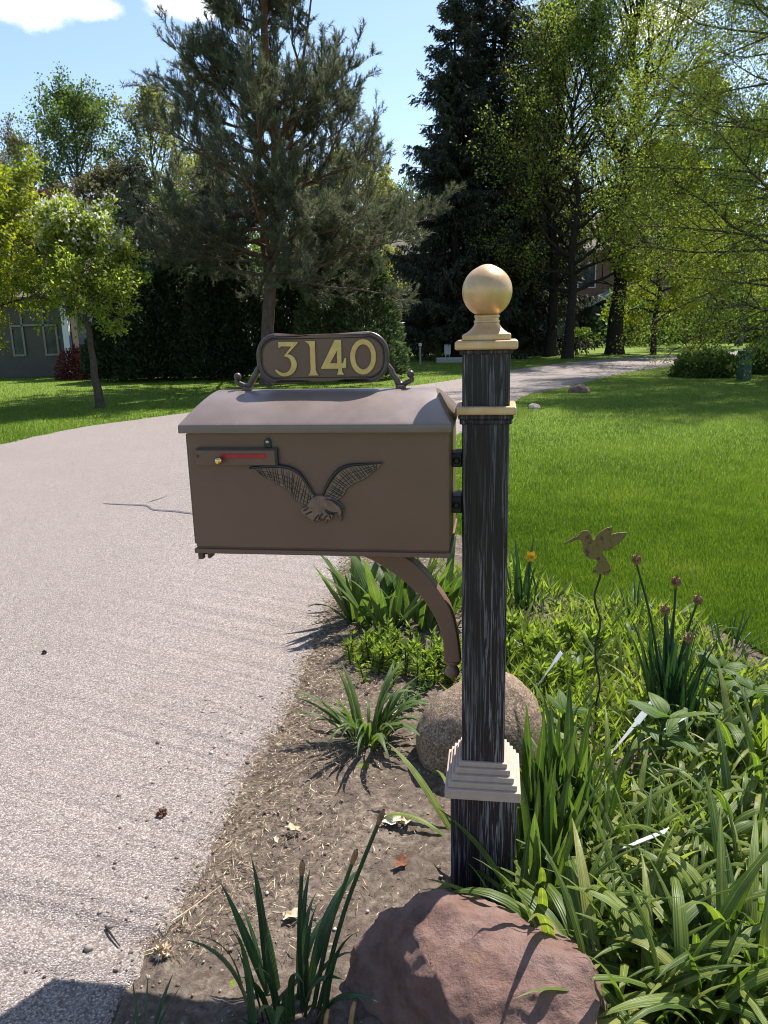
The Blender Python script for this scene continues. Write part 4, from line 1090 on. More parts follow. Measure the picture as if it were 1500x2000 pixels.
def gable_house(name, label, loc, rz, W, Dp, hw, hr, wall_mat, roof_mat, over=.4, ridge='x', clap=.16, z0=0.0):
    """rectangular house; local front is -y"""
    t = thing(name, label, 'house', loc, rz)
    bm = bmesh.new()
    x0, x1, y0, y1 = -W / 2, W / 2, -Dp / 2, Dp / 2
    for a_, b_ in (((x0, y0), (x1, y0)), ((x1, y0), (x1, y1)), ((x1, y1), (x0, y1)), ((x0, y1), (x0, y0))): lap_siding(bm, a_, b_, z0, hw, 0, clap)
    if ridge == 'x':
        for xx in (x0, x1): bm.faces.new([bm.verts.new(p) for p in ((xx, y0, hw), (xx, y1, hw), (xx, 0, hw + hr))])
    else:
        for yy in (y0, y1): bm.faces.new([bm.verts.new(p) for p in ((x0, yy, hw), (x1, yy, hw), (0, yy, hw + hr))])
    obj('wall', mesh_bm('wall', bm), wall_mat, t)
    bm = bmesh.new(); th = .14
    def slab(q):
        lo = [bm.verts.new(p) for p in q]; hi = [bm.verts.new((p[0], p[1], p[2] + th)) for p in q]
        bm.faces.new(lo[::-1]); bm.faces.new(hi)
        for i in range(4): j = (i + 1) % 4; bm.faces.new((lo[i], lo[j], hi[j], hi[i]))
    if ridge == 'x':
        k_ = hr / (Dp / 2)
        for s_ in (-1, 1): slab([(x0 - over, s_ * (Dp / 2 + over), hw - over * k_), (x1 + over, s_ * (Dp / 2 + over), hw - over * k_), (x1 + over, 0, hw + hr), (x0 - over, 0, hw + hr)])
    else:
        k_ = hr / (W / 2)
        for s_ in (-1, 1): slab([(s_ * (W / 2 + over), y0 - over, hw - over * k_), (s_ * (W / 2 + over), y1 + over, hw - over * k_), (0, y1 + over, hw + hr), (0, y0 - over, hw + hr)])
    bmesh.ops.recalc_face_normals(bm, faces=bm.faces)
    obj('roof', mesh_bm('roof', bm), roof_mat, t)
    return t
# left house: taupe wall, white corner board, pale blue-grey return
LH = gable_house('house', 'taupe single-storey house with white trimmed windows behind the crab apples', (-14.95, 28.6, 0), 0, 10.0, 7.0, 2.5, 1.3, siding_mat('taupe_stucco', (.075, .066, .056)), MAT_SHINGLE, .45, 'x', 2.5)
for px, w_ in ((40, .30), (104, .34)):
    xw = at(px, 690, 25.1).x + 14.95
    house_window(LH, (xw, -3.5), (1, 0), w_, .85, 1.15, plain('taupe_trim', (.22, .20, .17), .6, .3), 1)
house_window(LH, (at(72, 690, 25.1).x + 14.95, -3.5), (1, 0), .62, .4, 1.85, bpy.data.materials['taupe_trim'], 1)
b = bmesh.new(); box(b, 4.93, 5.12, -3.62, -3.44, 0, 2.5, .01, 1); obj('corner_board', mesh_bm('corner_board', b), MAT_TRIM, LH)
b = bmesh.new(); lap_siding(b, (5.14, -2.9), (7.6, -2.9), 0, 2.5, 0, .13); obj('side_wing_wall', mesh_bm('side_wing_wall', b), siding_mat('blue_grey_siding', (.33, .37, .43)), LH)
house_window(LH, (6.1, -2.9), (1, 0), .8, 1.25, 1.5, None, 1)
# grey house behind the spruces
MH = gable_house('house', 'dark grey lap-sided two-storey house behind the spruces', (4.9, 41.5, 0), math.radians(-18), 6.8, 6.0, 4.6, 1.3, siding_mat('slate_siding', (.17, .185, .21)), MAT_SHINGLE, .4, 'x', .17)
house_window(MH, (-2.0, -3.0), (1, 0), 1.5, 1.35, 1.25, None, 2)
house_window(MH, (2.6, -3.0), (1, 0), 1.0, 1.2, 3.7, None, 2)
house_window(MH, (-.4, -3.0), (1, 0), 1.1, 1.2, 3.7, None, 2)
for sy in (-1, 1):
    b = bmesh.new(); box(b, 3.36, 3.52, sy * 3.0 - .1, sy * 3.0 + .1, 0, 4.6, .01, 1); obj('corner_board', mesh_bm('corner_board', b), MAT_TRIM, MH)
# brown house further along
BX, BY = at(1180, 660, 47).x, 47.0
BH = gable_house('house', 'brown timber house with dark ground floor, gabled porch and white balcony', (BX, BY, 0), math.radians(4), 6.6, 7.0, 5.0, 2.0, siding_mat('brown_siding', (.24, .135, .10)), MAT_SHINGLE_BR, .5, 'x', .2, 2.1)
b = bmesh.new(); box(b, -3.25, 3.25, -3.46, 3.4, -.1, 2.1); obj('ground_floor_wall', mesh_bm('ground_floor_wall', b), siding_mat('dark_ground_floor', (.055, .05, .055)), BH)
house_window(BH, (.35, -3.5), (1, 0), 1.7, 1.1, 3.75, None, 2); house_window(BH, (-2.4, -3.5), (1, 0), .9, 1.2, 3.6, None, 1); house_window(BH, (1.9, -3.47), (1, 0), 1.5, 1.2, 1.15, None, 2)
b = bmesh.new()
for s_ in (-1, 1):
    q = [(-1.1 + s_ * 1.6, -5.2, 1.95), (-1.1 + s_ * 1.6, -3.3, 1.95), (-1.1, -3.3, 2.75), (-1.1, -5.2, 2.75)]
    lo = [b.verts.new(p) for p in q]; hi = [b.verts.new((p[0], p[1], p[2] + .12)) for p in q]
    b.faces.new(lo[::-1]); b.faces.new(hi)
    for i in range(4): j = (i + 1) % 4; b.faces.new((lo[i], lo[j], hi[j], hi[i]))
bmesh.ops.recalc_face_normals(b, faces=b.faces)
obj('porch_roof', mesh_bm('porch_roof', b), plain('pale_metal_roof', (.42, .41, .40), .5, .4), BH)
b = bmesh.new(); box(b, -2.5, .3, -5.0, -3.3, 0, 1.95); obj('porch_wall', mesh_bm('porch_wall', b), bpy.data.materials['dark_ground_floor'], BH)
b = bmesh.new(); box(b, -1.75, -.9, -5.05, -4.99, .7, 1.6); obj('porch_window', mesh_bm('porch_window', b), plain('grey_blind', (.30, .31, .34), .4, .5), BH)
rail = bbox_part('balcony_floor', (3.25, 4.9, -3.6, -1.4, 2.1, 2.25), MAT_TRIM, BH)
b = bmesh.new(); box(b, 3.25, 4.9, -3.62, -3.54, 3.05, 3.13)
for k in range(9): box(b, 3.3 + k * .19, 3.35 + k * .19, -3.6, -3.56, 2.25, 3.05)
obj('balcony_railing', mesh_bm('balcony_railing', b), MAT_TRIM, BH)
for xx in (3.4, 4.8): bbox_part('balcony_post', (xx - .08, xx + .08, -3.55, -3.39, 0, 2.1), bpy.data.materials['dark_ground_floor'], BH)
# rusty garden shed
SH = gable_house('shed', 'small red-brown garden shed between the far tree trunks', (at(1035, 660, 44).x, 44, 0), math.radians(-8), 2.4, 2.6, 1.9, .8, siding_mat('red_brown_boards', (.12, .06, .045)), MAT_SHINGLE_BR, .2, 'y', .2)
b = bmesh.new(); box(b, -.45, .45, -1.345, -1.32, .05, 1.75); obj('door', mesh_bm('door', b), plain('shed_door', (.07, .04, .035)), SH)

# ------------------------------------------------------------------ small things beyond the road and on the lawn
pd = gnd(1452, 742)
PED = thing('utility_pedestal', 'dull green plastic utility pedestal standing at the lawn edge', 'utility box', pd, .25)
MAT_GREENBOX = plain('green_plastic', (.022, .065, .045), .5, .4, 0, 8, .2, .1, .003)
b = bmesh.new(); frustum(b, .125, .11, -.05, .112, .10, .60); bmesh.ops.bevel(b, geom=list(b.edges), offset=.012, segments=2, affect='EDGES'); obj('housing', mesh_bm('housing', b), MAT_GREENBOX, PED)
b = bmesh.new(); box(b, -.13, .13, -.115, .115, .59, .655, .02, 3); obj('lid', mesh_bm('lid', b), MAT_GREENBOX, PED)
p = gnd(821, 712)
mk = thing('marker_post', 'short pale marker post on the shaded far verge', 'post', p)
bbox_part('stake', (-.03, .03, -.03, .03, -.1, .62), plain('grey_wood', (.36, .33, .30)), mk, .004); bbox_part('top_cap', (-.05, .05, -.05, .05, .62, .72), MAT_TRIM, mk, .01)
p = gnd(874, 704)
ys = thing('yard_sign', 'small white yard sign in front of the grey house', 'sign', p)
bbox_part('sign_board', (-.12, .12, -.012, .012, .22, .58), MAT_TRIM, ys, .004)
for xx in (-.07, .07): bbox_part('stake', (xx - .01, xx + .01, -.01, .01, -.1, .22), MAT_STEEL, ys)
p = gnd(893, 707); tag(bbox_part('concrete_step', (p.x - .75, p.x + .75, p.y - .3, p.y + .3, -.02, .16), plain('concrete', (.42, .40, .37), .9, .2, 0, 14, .2, .4, .01), None, .02), 'low pale concrete step before the grey house', 'step')
bush('garden_shrub', 'brownish dry garden shrub by the spruce trunk', None, G2(840, 29.5), .5, .5, .9, 131, LM_TWIGGY, 1500, .07)
bush('garden_shrub', 'low green shrub under the grey house window', None, G2(985, 33), .9, .7, .7, 132, LM_SPRING, 2500, .10)
bush('garden_shrub', 'low dark shrub by the brown house porch', None, G2(1130, 38), .9, .8, .9, 133, LM_MID, 2500, .12)
bush('garden_shrub', 'bright leafy shrub right of the brown house', None, G2(1262, 44), 1.4, 1.2, 2.1, 134, LM_YELLOW, 3500, .16)

# ------------------------------------------------------------------ flower bed plants
def strap(L, w, bend, th0=.15, fold=.25, n=9, power=1.4, base=.55, twist=0.0):
    V, F_ = [], []; p = np.array([0., 0, 0]); ds = L / n
    AC = np.tile([0, .5, 1.0], n + 1)
    for i in range(n + 1):
        s_ = i / n; th = th0 + bend * s_ ** power
        if i: p = p + ds * np.array([math.sin(th), 0, math.cos(th)])
        ww = w * (base + (1 - base) * min(1, s_ * 3)) * max(0.02, (1 - max(0, (s_ - .45) / .55) ** 1.8))
        nrm = np.array([math.cos(th), 0, -math.sin(th)]); tw = twist * s_
        side = np.array([0, math.cos(tw), 0]) + nrm * math.sin(tw)
        V += [p - side * ww - nrm * fold * ww * -1, p.copy(), p + side * ww - nrm * fold * ww * -1]
    for i in range(n):
        for k in range(2): a_ = 3 * i + k; F_.append((a_, a_ + 1, a_ + 4, a_ + 3))
    return mesh_np('leaf', V, F_, AC, smooth=True)
LEAF_DAYLILY = leaf_mat('daylily_leaf', [(0, (.06, .11, .022)), (.4, (.12, .18, .034)), (.8, (.19, .25, .05)), (1, (.31, .32, .09))], .48, .40, .42, (1.2, 1.3, .5), 'obj', True)
LEAF_IRIS = leaf_mat('iris_leaf', [(0, (.05, .095, .025)), (.5, (.09, .15, .038)), (1, (.145, .20, .06))], .42, .42, .38, (1.2, 1.3, .5), 'obj', True)
LEAF_DAFF = leaf_mat('daffodil_leaf', [(0, (.018, .05, .02)), (.5, (.032, .078, .03)), (1, (.06, .11, .04))], .25, .36, .5, (1.1, 1.3, .6), 'obj', True)
LEAF_LIME = leaf_mat('lime_leaf', [(0, (.13, .19, .03)), (.5, (.20, .27, .045)), (1, (.32, .37, .11))], .55, .42, .4, (1.2, 1.25, .5))
LEAF_BROAD = leaf_mat('broad_leaf', [(0, (.05, .10, .025)), (.5, (.085, .15, .03)), (1, (.14, .20, .045))], .42, .5, .28, (1.2, 1.3, .5), 'obj', True)
MAT_DRYTIP = plain('dry_flower_tip', (.24, .135, .07), .8, .2, 0, 60, .5, .3, .003)
def variants(fn, n, seed, mat):
    r_ = random.Random(seed); out = []
    for _ in range(n):
        me = fn(r_); me.materials.append(mat); out.append(me)
    return out
V_DAY = variants(lambda r_: strap(1.0, r_.uniform(.024, .038), r_.uniform(.6, 2.5), r_.uniform(.1, .5), .35, 10, r_.uniform(1.2, 2.2), .6, r_.uniform(-.5, .5)), 12, 1, LEAF_DAYLILY)
V_IRIS = variants(lambda r_: strap(1.0, r_.uniform(.044, .062), r_.uniform(.15, .9), r_.uniform(.0, .3), .18, 9, r_.uniform(1.5, 3), .75, r_.uniform(-.3, .3)), 9, 2, LEAF_IRIS)
V_DAFF = variants(lambda r_: strap(1.0, r_.uniform(.021, .030), r_.uniform(.1, .6), r_.uniform(.0, .12), .3, 9, r_.uniform(1.3, 3), .8, r_.uniform(-.6, .6)), 9, 3, LEAF_DAFF)
V_DARK = variants(lambda r_: strap(1.0, r_.uniform(.028, .038), r_.uniform(.1, .5), r_.uniform(.0, .1), .3, 9, r_.uniform(1.3, 3), .8, r_.uniform(-.6, .6)), 8, 5, LEAF_IRIS)
V_DARK_D = variants(lambda r_: strap(1.0, r_.uniform(.026, .038), r_.uniform(.05, 1.5), r_.uniform(.0, .12), .3, 10, r_.uniform(1.8, 4), .8, r_.uniform(-.6, .6)), 10, 6, LEAF_DAFF)
V_DAYDARK = variants(lambda r_: strap(1.0, r_.uniform(.028, .04), r_.uniform(.6, 2.3), r_.uniform(.1, .4), .35, 10, r_.uniform(1.2, 2.2), .6, r_.uniform(-.5, .5)), 10, 8, LEAF_IRIS)
V_BROAD = variants(lambda r_: strap(1.0, r_.uniform(.16, .24), r_.uniform(.4, 1.2), r_.uniform(.2, .5), .3, 9, 1.3, .15, r_.uniform(-.3, .3)), 7, 4, LEAF_BROAD)
def clump(name, label, group, loc, n, size, tilt, var, seed, rad=.05, cat='plant', az=None):
    r_ = random.Random(seed); t = thing(name, label, cat, (loc[0], loc[1], 0.0), 0, group)
    for i in range(n):
        o_ = bpy.data.objects.new('leaf', r_.choice(var)); COL.objects.link(o_); o_.parent = t
        a_ = r_.uniform(0, 6.283) if az is None else r_.gauss(az[0], az[1])
        q = math.sqrt(r_.random()) * rad
        o_.location = (q * math.cos(a_), q * math.sin(a_), -.01)
        s_ = size * r_.uniform(.6, 1.12); o_.scale = (s_, s_ * r_.uniform(.85, 1.2), s_)
        o_.rotation_euler = (r_.gauss(0, .08), r_.uniform(tilt[0], tilt[1]), a_)
    return t
ORD = ('first', 'second', 'third', 'fourth', 'fifth', 'sixth', 'seventh', 'eighth', 'ninth')
DAYL = 'arching light green daylily clump in the bed right of the post'
r_ = random.Random(77)
day = [(1060, 1700), (1150, 1760), (1250, 1700), (1350, 1650), (1450, 1700), (1090, 1840), (1220, 1850), (1330, 1790), (1440, 1830), (1260, 1960), (1380, 1930), (1480, 1950), (1130, 1600), (1230, 1590), (1340, 1560), (1440, 1580), (1190, 1500), (1400, 1480), (1490, 1500), (1300, 1900), (1180, 1940), (1500, 1780), (1060, 1760)]
day += [(1010, 1790), (1290, 1640), (1400, 1740), (1150, 1680), (1480, 1640), (1360, 1860), (1420, 1990), (1340, 1990), (1240, 1780), (1460, 1880), (1500, 1860), (1190, 1640), (1300, 1500), (1440, 1440), (1500, 1420), (1370, 1600)]
ROWS = [(1880, 'row beside the angular boulder'), (1770, 'row level with that boulder\'s top'), (1650, 'row level with the lower post'), (1550, 'row level with the base collar'), (0, 'row furthest towards the lawn')]
count = {}
for px, py in sorted(day):
    p = gnd(px, py + 60); row = next(nm for lim, nm in ROWS if py >= lim); k = count.get(row, 0); count[row] = k + 1
    clump('daylily_clump', 'arching daylily clump, %s from the post in the %s' % ((ORD + ('tenth', 'eleventh', 'twelfth'))[k], row), 'daylilies right of the post', p, r_.randint(19, 25), r_.uniform(.28, .38) * (1.25 if py > 1800 else 1.0), (-.15, .45), V_DAY, 300 + px, .045)
# daylily at the dirt edge, and the few leaves that come out behind the post
clump('daylily_clump', 'dark green daylily tuft on the bare dirt between the road and the rounded boulder', 'daylily tufts left of the post', gnd(722, 1446), 56, .31, (-.25, .2), V_DAYDARK, 351, .065)
clump('daylily_clump', 'sparse daylily leaves poking out behind the post foot', 'daylily tufts left of the post', (O.x - .02, O.y + .22), 16, .33, (.1, .6), V_DAY, 352, .06)
for i, (px, py, n_, s_) in enumerate(((1040, 1600, 20, .42), (1078, 1640, 18, .44), (1110, 1570, 16, .40), (1045, 1700, 14, .40), (1150, 1640, 14, .36))):
    clump('iris_clump', 'upright sword-leaved iris clump, %s from the right side of the post' % ORD[(0, 2, 3, 1, 4)[i]], 'irises beside the post', gnd(px, py + 40), n_, s_, (-.12, .22), V_DARK, 360 + i, .06)
for i, (px, py, n_) in enumerate(((700, 1205, 15), (760, 1225, 16), (820, 1215, 16), (870, 1190, 14), (800, 1180, 12), (735, 1180, 10))):
    clump('iris_clump', 'broad-leaved iris clump under the mailbox, %s from the road edge' % ORD[(0, 2, 4, 5, 3, 1)[i]], 'irises under the mailbox', gnd(px, py + 10), n_, .46 if i else .42, (-.05, .5), V_IRIS, 380 + i, .07)
for i, (px, py, n_) in enumerate(((1010, 1215, 12), (1050, 1250, 10), (1100, 1400, 12), (1130, 1330, 10), (1160, 1240, 11), (1210, 1330, 12), (1240, 1280, 12), (1260, 1440, 12), (1290, 1380, 10))):
    clump('iris_clump', 'pale leafy clump at the back of the bed, %s going from post to lawn' % ORD[i], 'leafy clumps at the back of the bed', gnd(px, py + 15), n_ + 6, .27, (-.05, .7), V_DAY, 390 + i, .06)
for i, (px, py, n_) in enumerate(((1060, 1190, 12), (1120, 1205, 12), (1180, 1205, 12), (1240, 1215, 12), (1300, 1225, 14), (1360, 1245, 14), (1420, 1275, 14), (1470, 1315, 14), (1500, 1360, 16), (1400, 1330, 16), (1450, 1370, 16))):
    clump('grassy_clump', 'fine grassy clump on the lawn border of the bed, %s from the post' % (ORD + ('tenth', 'eleventh'))[i], 'grassy clumps along the lawn', gnd(px, py), n_ + 8, .22, (0, .9), V_DAFF if i % 3 == 0 else V_DAY, 400 + i, .07)
# tall spent daffodils
def daffodil(label, loc, n, size, seed, heads, cat='plant', fl=None):
    t = clump('daffodil_clump', label, 'daffodils', loc, n, size, (-.08, .12), V_DAFF, seed, .06, cat)
    rr = random.Random(seed + 5)
    for (hx, hy, hz) in heads:
        P3 = [np.array([rr.uniform(-.03, .03), rr.uniform(-.03, .03), 0]), np.array([hx * .5, hy * .5, hz * .6]), np.array([hx, hy, hz])]
        P3 = np.array(smooth_loop(P3, 5, False))
        st = obj('flower_stem', tube_mesh('flower_stem', [(P3, np.linspace(.0055, .004, len(P3)))], 6), LEAF_DAFF, t)
        b = bmesh.new(); bmesh.ops.create_icosphere(b, subdivisions=3, radius=.014)
        for v in b.verts: v.co *= 1 + .9 * noise.noise(v.co * 160 + Vector((seed, 0, 0)))
        for v in b.verts: v.co.z *= 1.3; v.co += Vector((hx, hy, hz + .008))
        obj('withered_flower', mesh_bm('withered_flower', b), fl or MAT_DRYTIP, st)
    return t
pD = gnd(1300, 1400)
def head(px, py, base): q = at(px, py, base.y); return (q.x - base.x, 0.0, q.z)
daffodil('tall dark daffodil clump with brown withered flower heads before the lawn', pD, 34, .42, 420, [head(1242, 1097, pD), head(1320, 1140, pD), head(1362, 1176, pD), head(1298, 1195, pD)])
pE = gnd(1330, 1430)
daffodil('second daffodil clump of plain upright leaves next to the withered one', pE, 22, .36, 424, [head(1345, 1250, pE)])
pF = gnd(1020, 1190)
MAT_YELLOW = plain('yellow_petal', (.75, .45, .03), .6, .3, 0, 50, .2, .2, .002)
tf = daffodil('thin-leaved daffodil clump with one yellow bloom beside the post', pF, 18, .36, 428, [])
hx, hy, hz = head(1036, 1086, pF)
P3 = np.array(smooth_loop([np.array([0, 0, 0.]), np.array([hx * .6, 0, hz * .6]), np.array([hx, hy, hz])], 5, False))
st = obj('flower_stem', tube_mesh('flower_stem', [(P3, np.linspace(.006, .0045, len(P3)))], 6), LEAF_DAFF, tf)
b = bmesh.new()
for k in range(6):
    a_ = k * math.pi / 3; rad = Vector((math.cos(a_), 0, math.sin(a_))); tan = Vector((-math.sin(a_), 0, math.cos(a_))); c_ = Vector((hx, hy - .01, hz))
    vs = [b.verts.new(c_ + rad * q + tan * w_ + Vector((0, dy, 0))) for q, w_, dy in ((.004, 0, 0), (.02, .013, -.003), (.036, 0, .004), (.02, -.013, -.003))]; b.faces.new(vs)
lathe(b, [(.006, 0), (.009, .012), (.013, .02), (.0115, .02), (.006, .004)], 14, 'y', (hx, hy - .008, hz))
obj('flower', mesh_bm('flower', b), MAT_YELLOW, st)
# dark foreground clump with cut brown tips
pG = gnd(560, 1990)
tg = clump('daffodil_clump', 'dark foreground daffodil leaves with brown cut tips beside the angular boulder', 'daffodils', (pG.x + .0, pG.y + .02), 30, .33, (-.1, .42), V_DARK_D, 440, .10, 'plant')
for (px, py, bx_) in ((742, 1612, 620), (588, 1712, 590), (690, 1690, 610)):
    q = at(px, py, pG.y); s0 = at(bx_, 1985, pG.y)
    P3 = np.array(smooth_loop([np.array([s0.x - pG.x, 0, 0.]), np.array([(s0.x + q.x) / 2 - pG.x - .008, .01, q.z * .52]), np.array([q.x - pG.x, 0, q.z])], 6, False)); n_ = len(P3)
    st = obj('flower_stem', tube_mesh('flower_stem', [(P3, np.linspace(.0058, .0042, n_))], 7), LEAF_DAFF, tg)
    tip = P3[-1]; dr = P3[-1] - P3[-3]; dr /= np.linalg.norm(dr)
    Q = np.array([tip - dr * .012, tip + dr * .004, tip + dr * .016, tip + dr * .026]); obj('withered_flower', tube_mesh('withered_flower', [(Q, np.array([.0048, .0068, .006, .002]))], 7), MAT_DRYTIP, st)
pH = gnd(275, 2040)
clump('daffodil_clump', 'few short daffodil leaves at the shaded road edge', 'daffodils', (pH.x, pH.y), 7, .17, (.1, .7), V_DAFF, 446, .03)
for i, (px, py) in enumerate(((632, 1990), (684, 1975))):
    q = gnd(px, py + 30); s_ = thing('cut_stalk', ('dry tan cut stalk standing by the boulder' if i else 'shorter dry tan stalk among the dark daffodil leaves'), 'stalk', q)
    P3 = np.array([[0, 0, -.01], [.003, 0, .02], [.008, .003, .05], [.014, 0, .07]]); obj('stem', tube_mesh('stem', [(P3, np.array([.007, .006, .006, .003]))], 7), plain('dry_stalk', (.42, .26, .13), .85, .2, 0, 50, .4, .3, .002), s_)

# broad-leaved plants
def broad(label, loc, seed, h, tiers, size):
    rr = random.Random(seed); t = thing('broadleaf_plant', label, 'plant', (loc[0], loc[1], 0), 0, 'broad-leaved plants')
    P3 = np.array(smooth_loop([np.array([0, 0, -.02]), np.array([rr.uniform(-.02, .02), rr.uniform(-.02, .02), h * .6]), np.array([rr.uniform(-.03, .03), 0, h])], 4, False))
    obj('stem', tube_mesh('stem', [(P3, np.linspace(.006, .004, len(P3)))], 6), LEAF_BROAD, t)
    for k in range(tiers):
        z = h * (.3 + .7 * (k + .5) / tiers)
        for j in range(4 if k == tiers - 1 else 3):
            o_ = bpy.data.objects.new('leaf', rr.choice(V_BROAD)); COL.objects.link(o_); o_.parent = t
            s_ = size * rr.uniform(.75, 1.1); o_.scale = (s_, s_, s_); o_.location = (P3[-1][0] * z / h, P3[-1][1] * z / h, z); o_.rotation_euler = (rr.gauss(0, .15), rr.uniform(.25, .75), k * 1.2 + j * 2 * math.pi / 3.4 + rr.uniform(-.3, .3))
    return t
for i, (px, py, h, sz_, lab) in enumerate(((1292, 1490, .24, .15, 'broad-leaved plant with wide opposite leaves in front of the white plant labels'), (1400, 1365, .20, .13, 'broad-leaved plant beside the daffodils at the lawn side'), (1455, 1400, .18, .13, 'broad-leaved plant by the bed border right of the daffodils'), (1390, 1440, .16, .12, 'lower broad-leaved plant below the daffodils'), (1100, 1430, .14, .10, 'small broad-leaved plant right of the rounded boulder'))):
    broad(lab, gnd(px, py + 25), 460 + i, h, 3, sz_)
# whorled lilies and bushy fine foliage (leaves too fine to pick out singly)
def whorl_plant(name, label, group, loc, stems, h, rad, seed, mat, leaf, lw, per=46):
    rs = np.random.RandomState(seed); t = thing(name, label, 'plant', (loc[0], loc[1], 0), 0, group); ln, C, D = [], [], []
    for k in range(stems):
        b0 = np.array([rs.normal(0, rad), rs.normal(0, rad * .7), -.02]); hh = h * rs.uniform(.7, 1.1); e = limb(rs, b0, (rs.normal(0, .12), rs.normal(0, .12), 1), hh, 5, .05, .1); ln.append((e, np.linspace(.004, .003, 6)))
        q = .12 + .88 * rs.random(per) ** .75; i_ = np.minimum(4, (q * 5).astype(int)); c_ = e[i_] + (e[i_ + 1] - e[i_]) * (q * 5 - i_)[:, None]
        a_ = rs.random(per) * 6.283; C.append(c_); D.append(np.stack([np.cos(a_), np.sin(a_), .25 + 1.1 * q ** 3], 1))
    obj('stems', tube_mesh('stems', ln, 5), LEAF_DAFF, t, kind='stuff')
    C, D = np.concatenate(C), np.concatenate(D); V, F_ = leaves_np(C, D, leaf * rs.uniform(.6, 1.2, len(C)), lw, rs, .18); crown_obj('foliage', V, F_, rs, mat, t, 4)
    return t
for i, (px, py) in enumerate(((1010, 1300), (1060, 1290), (1105, 1275), (1040, 1340), (1090, 1330), (1150, 1290), (1010, 1250))):
    whorl_plant('lily_plant', 'pale whorled lily shoots behind the post, %s group from the post' % ORD[(0, 3, 5, 2, 4, 6, 1)[i]], 'lily shoots', gnd(px, py + 10), 6, .17, .05, 480 + i, LEAF_LIME, .065, .007, 44)
for i, (px, py) in enumerate(((755, 1300), (810, 1310), (845, 1290), (790, 1270), (740, 1280), (860, 1320))):
    whorl_plant('phlox_plant', 'bushy fine-leaved bright plant before the irises, %s from the road' % ORD[(1, 3, 4, 2, 0, 5)[i]], 'fine-leaved bushes', gnd(px, py + 15), 13, .15, .07, 490 + i, LEAF_LIME, .038, .0055, 44)
for i, (px, py) in enumerate(((805, 1372), (828, 1350), (790, 1392))):
    q = gnd(px, py); t = thing('sedum_rosette', 'pale green sedum rosettes by the rounded boulder, %s from the post' % ORD[(1, 0, 2)[i]], 'plant', q, 0, 'sedum rosettes'); rr = random.Random(i + 70)
    for k in range(7):
        cx_, cy_ = rr.gauss(0, .028), rr.gauss(0, .028); 
        for j in range(6):
            o_ = bpy.data.objects.new('leaf', V_BROAD[(j + k) % len(V_BROAD)]); COL.objects.link(o_); o_.parent = t; o_.scale = (.028, .034, .028); o_.location = (cx_, cy_, .02 + .01 * (j % 2)); o_.rotation_euler = (0, rr.uniform(.1, .5), j * 1.05 + rr.uniform(0, .4))
# fine groundcover that fills the bed between the clumps
rs = np.random.RandomState(9); n_ = 30000
cxy = np.stack([rs.uniform(.28, 2.3, n_), rs.uniform(1.35, 4.6, n_)], 1); keep = in_poly(cxy[:, 0], cxy[:, 1], BEDL * np.array([.97, .985])) & ((cxy[:, 1] > 2.0) | (cxy[:, 0] > .55)) & (((cxy[:, 0] - .3) / .30) ** 2 + ((cxy[:, 1] - 2.42) / .27) ** 2 > 1)
dens = np.array([noise.noise(Vector((x * 2.1, y * 2.1, 4))) for x, y in cxy]); keep &= dens > rs.uniform(-.5, .35, n_); cxy = cxy[keep]; n_ = len(cxy)
C = np.concatenate([cxy, np.full((n_, 1), .0)], 1); C[:, 2] = rs.uniform(0, .03, n_)
a_ = rs.random(n_) * 6.283; D = np.stack([np.cos(a_), np.sin(a_), rs.uniform(.4, 2.2, n_)], 1)
Lg = rs.uniform(.05, .14, n_); V, F_ = leaves_np(C, D, Lg, .006, rs, .1)
obj('bed_groundcover', mesh_np('bed_groundcover', V, F_, np.repeat(rs.random(n_), 4)), LEAF_LIME, kind='stuff')

# ------------------------------------------------------------------ hummingbird stake
def hz_(zx, zy, Y): q = at(1080 + zx * .21333, 1010 + zy * .21333, Y); return q
YB = gnd(1168, 1430).y
hb = gnd(1168, 1430)
HB = thing('hummingbird_stake', 'rusty yellow metal hummingbird cutout on a wavy wire stake', 'garden ornament', hb)
def hloop(pts): return [((lambda q: (q.x - hb.x, q.z))(hz_(x, y, YB))) for x, y in pts]
m = M('rusty_yellow_paint', .6, .4); n1 = m.noise(38, 6, .7); n2 = m.noise(120, 4, .7)
c = m.ramp(n1, [(.3, (.13, .095, .028)), (.52, (.20, .15, .045)), (.62, (.10, .045, .027)), (.72, (.04, .025, .02))]); m.col(c); m.bump(n2, .3, .001); MAT_BIRD = m.m
bird = [(103, 243), (165, 200), (225, 178), (250, 140), (285, 122), (325, 128), (350, 165), (358, 200), (376, 210), (400, 165), (440, 130), (490, 100), (538, 88), (545, 110), (528, 160), (590, 145), (680, 140), (650, 190), (610, 235), (560, 270), (520, 300), (485, 308), (450, 300), (455, 330), (485, 375), (515, 430), (528, 490), (505, 535), (440, 520), (362, 508), (385, 470), (410, 420), (408, 388), (340, 382), (295, 350), (275, 300), (280, 250), (255, 210), (220, 208), (160, 225), (108, 250)]
me = outline_mesh('bird_cutout', [hloop(bird)], .004, .0006); bo = obj('bird_cutout', me, MAT_BIRD, HB)
w2 = [(455, 296), (500, 262), (560, 205), (640, 170), (676, 146), (648, 192), (605, 238), (556, 272), (515, 300), (480, 306)]
me = outline_mesh('rear_wing', [hloop(w2)], .003, .0005); me.transform(Matrix.Translation((0, .006, 0))); obj('rear_wing', me, plain('rusted_steel', (.06, .035, .028), .8, .3, .2, 60, .4, .3, .001), bo)
stk = [hz_(430, 450, YB), hz_(435, 540, YB), hz_(405, 640, YB), hz_(383, 720, YB), hz_(400, 830, YB), hz_(432, 930, YB), hz_(428, 1040, YB), hz_(398, 1120, YB)] + [at(1164, 1290, YB), at(1172, 1340, YB), at(1164, 1385, YB)]
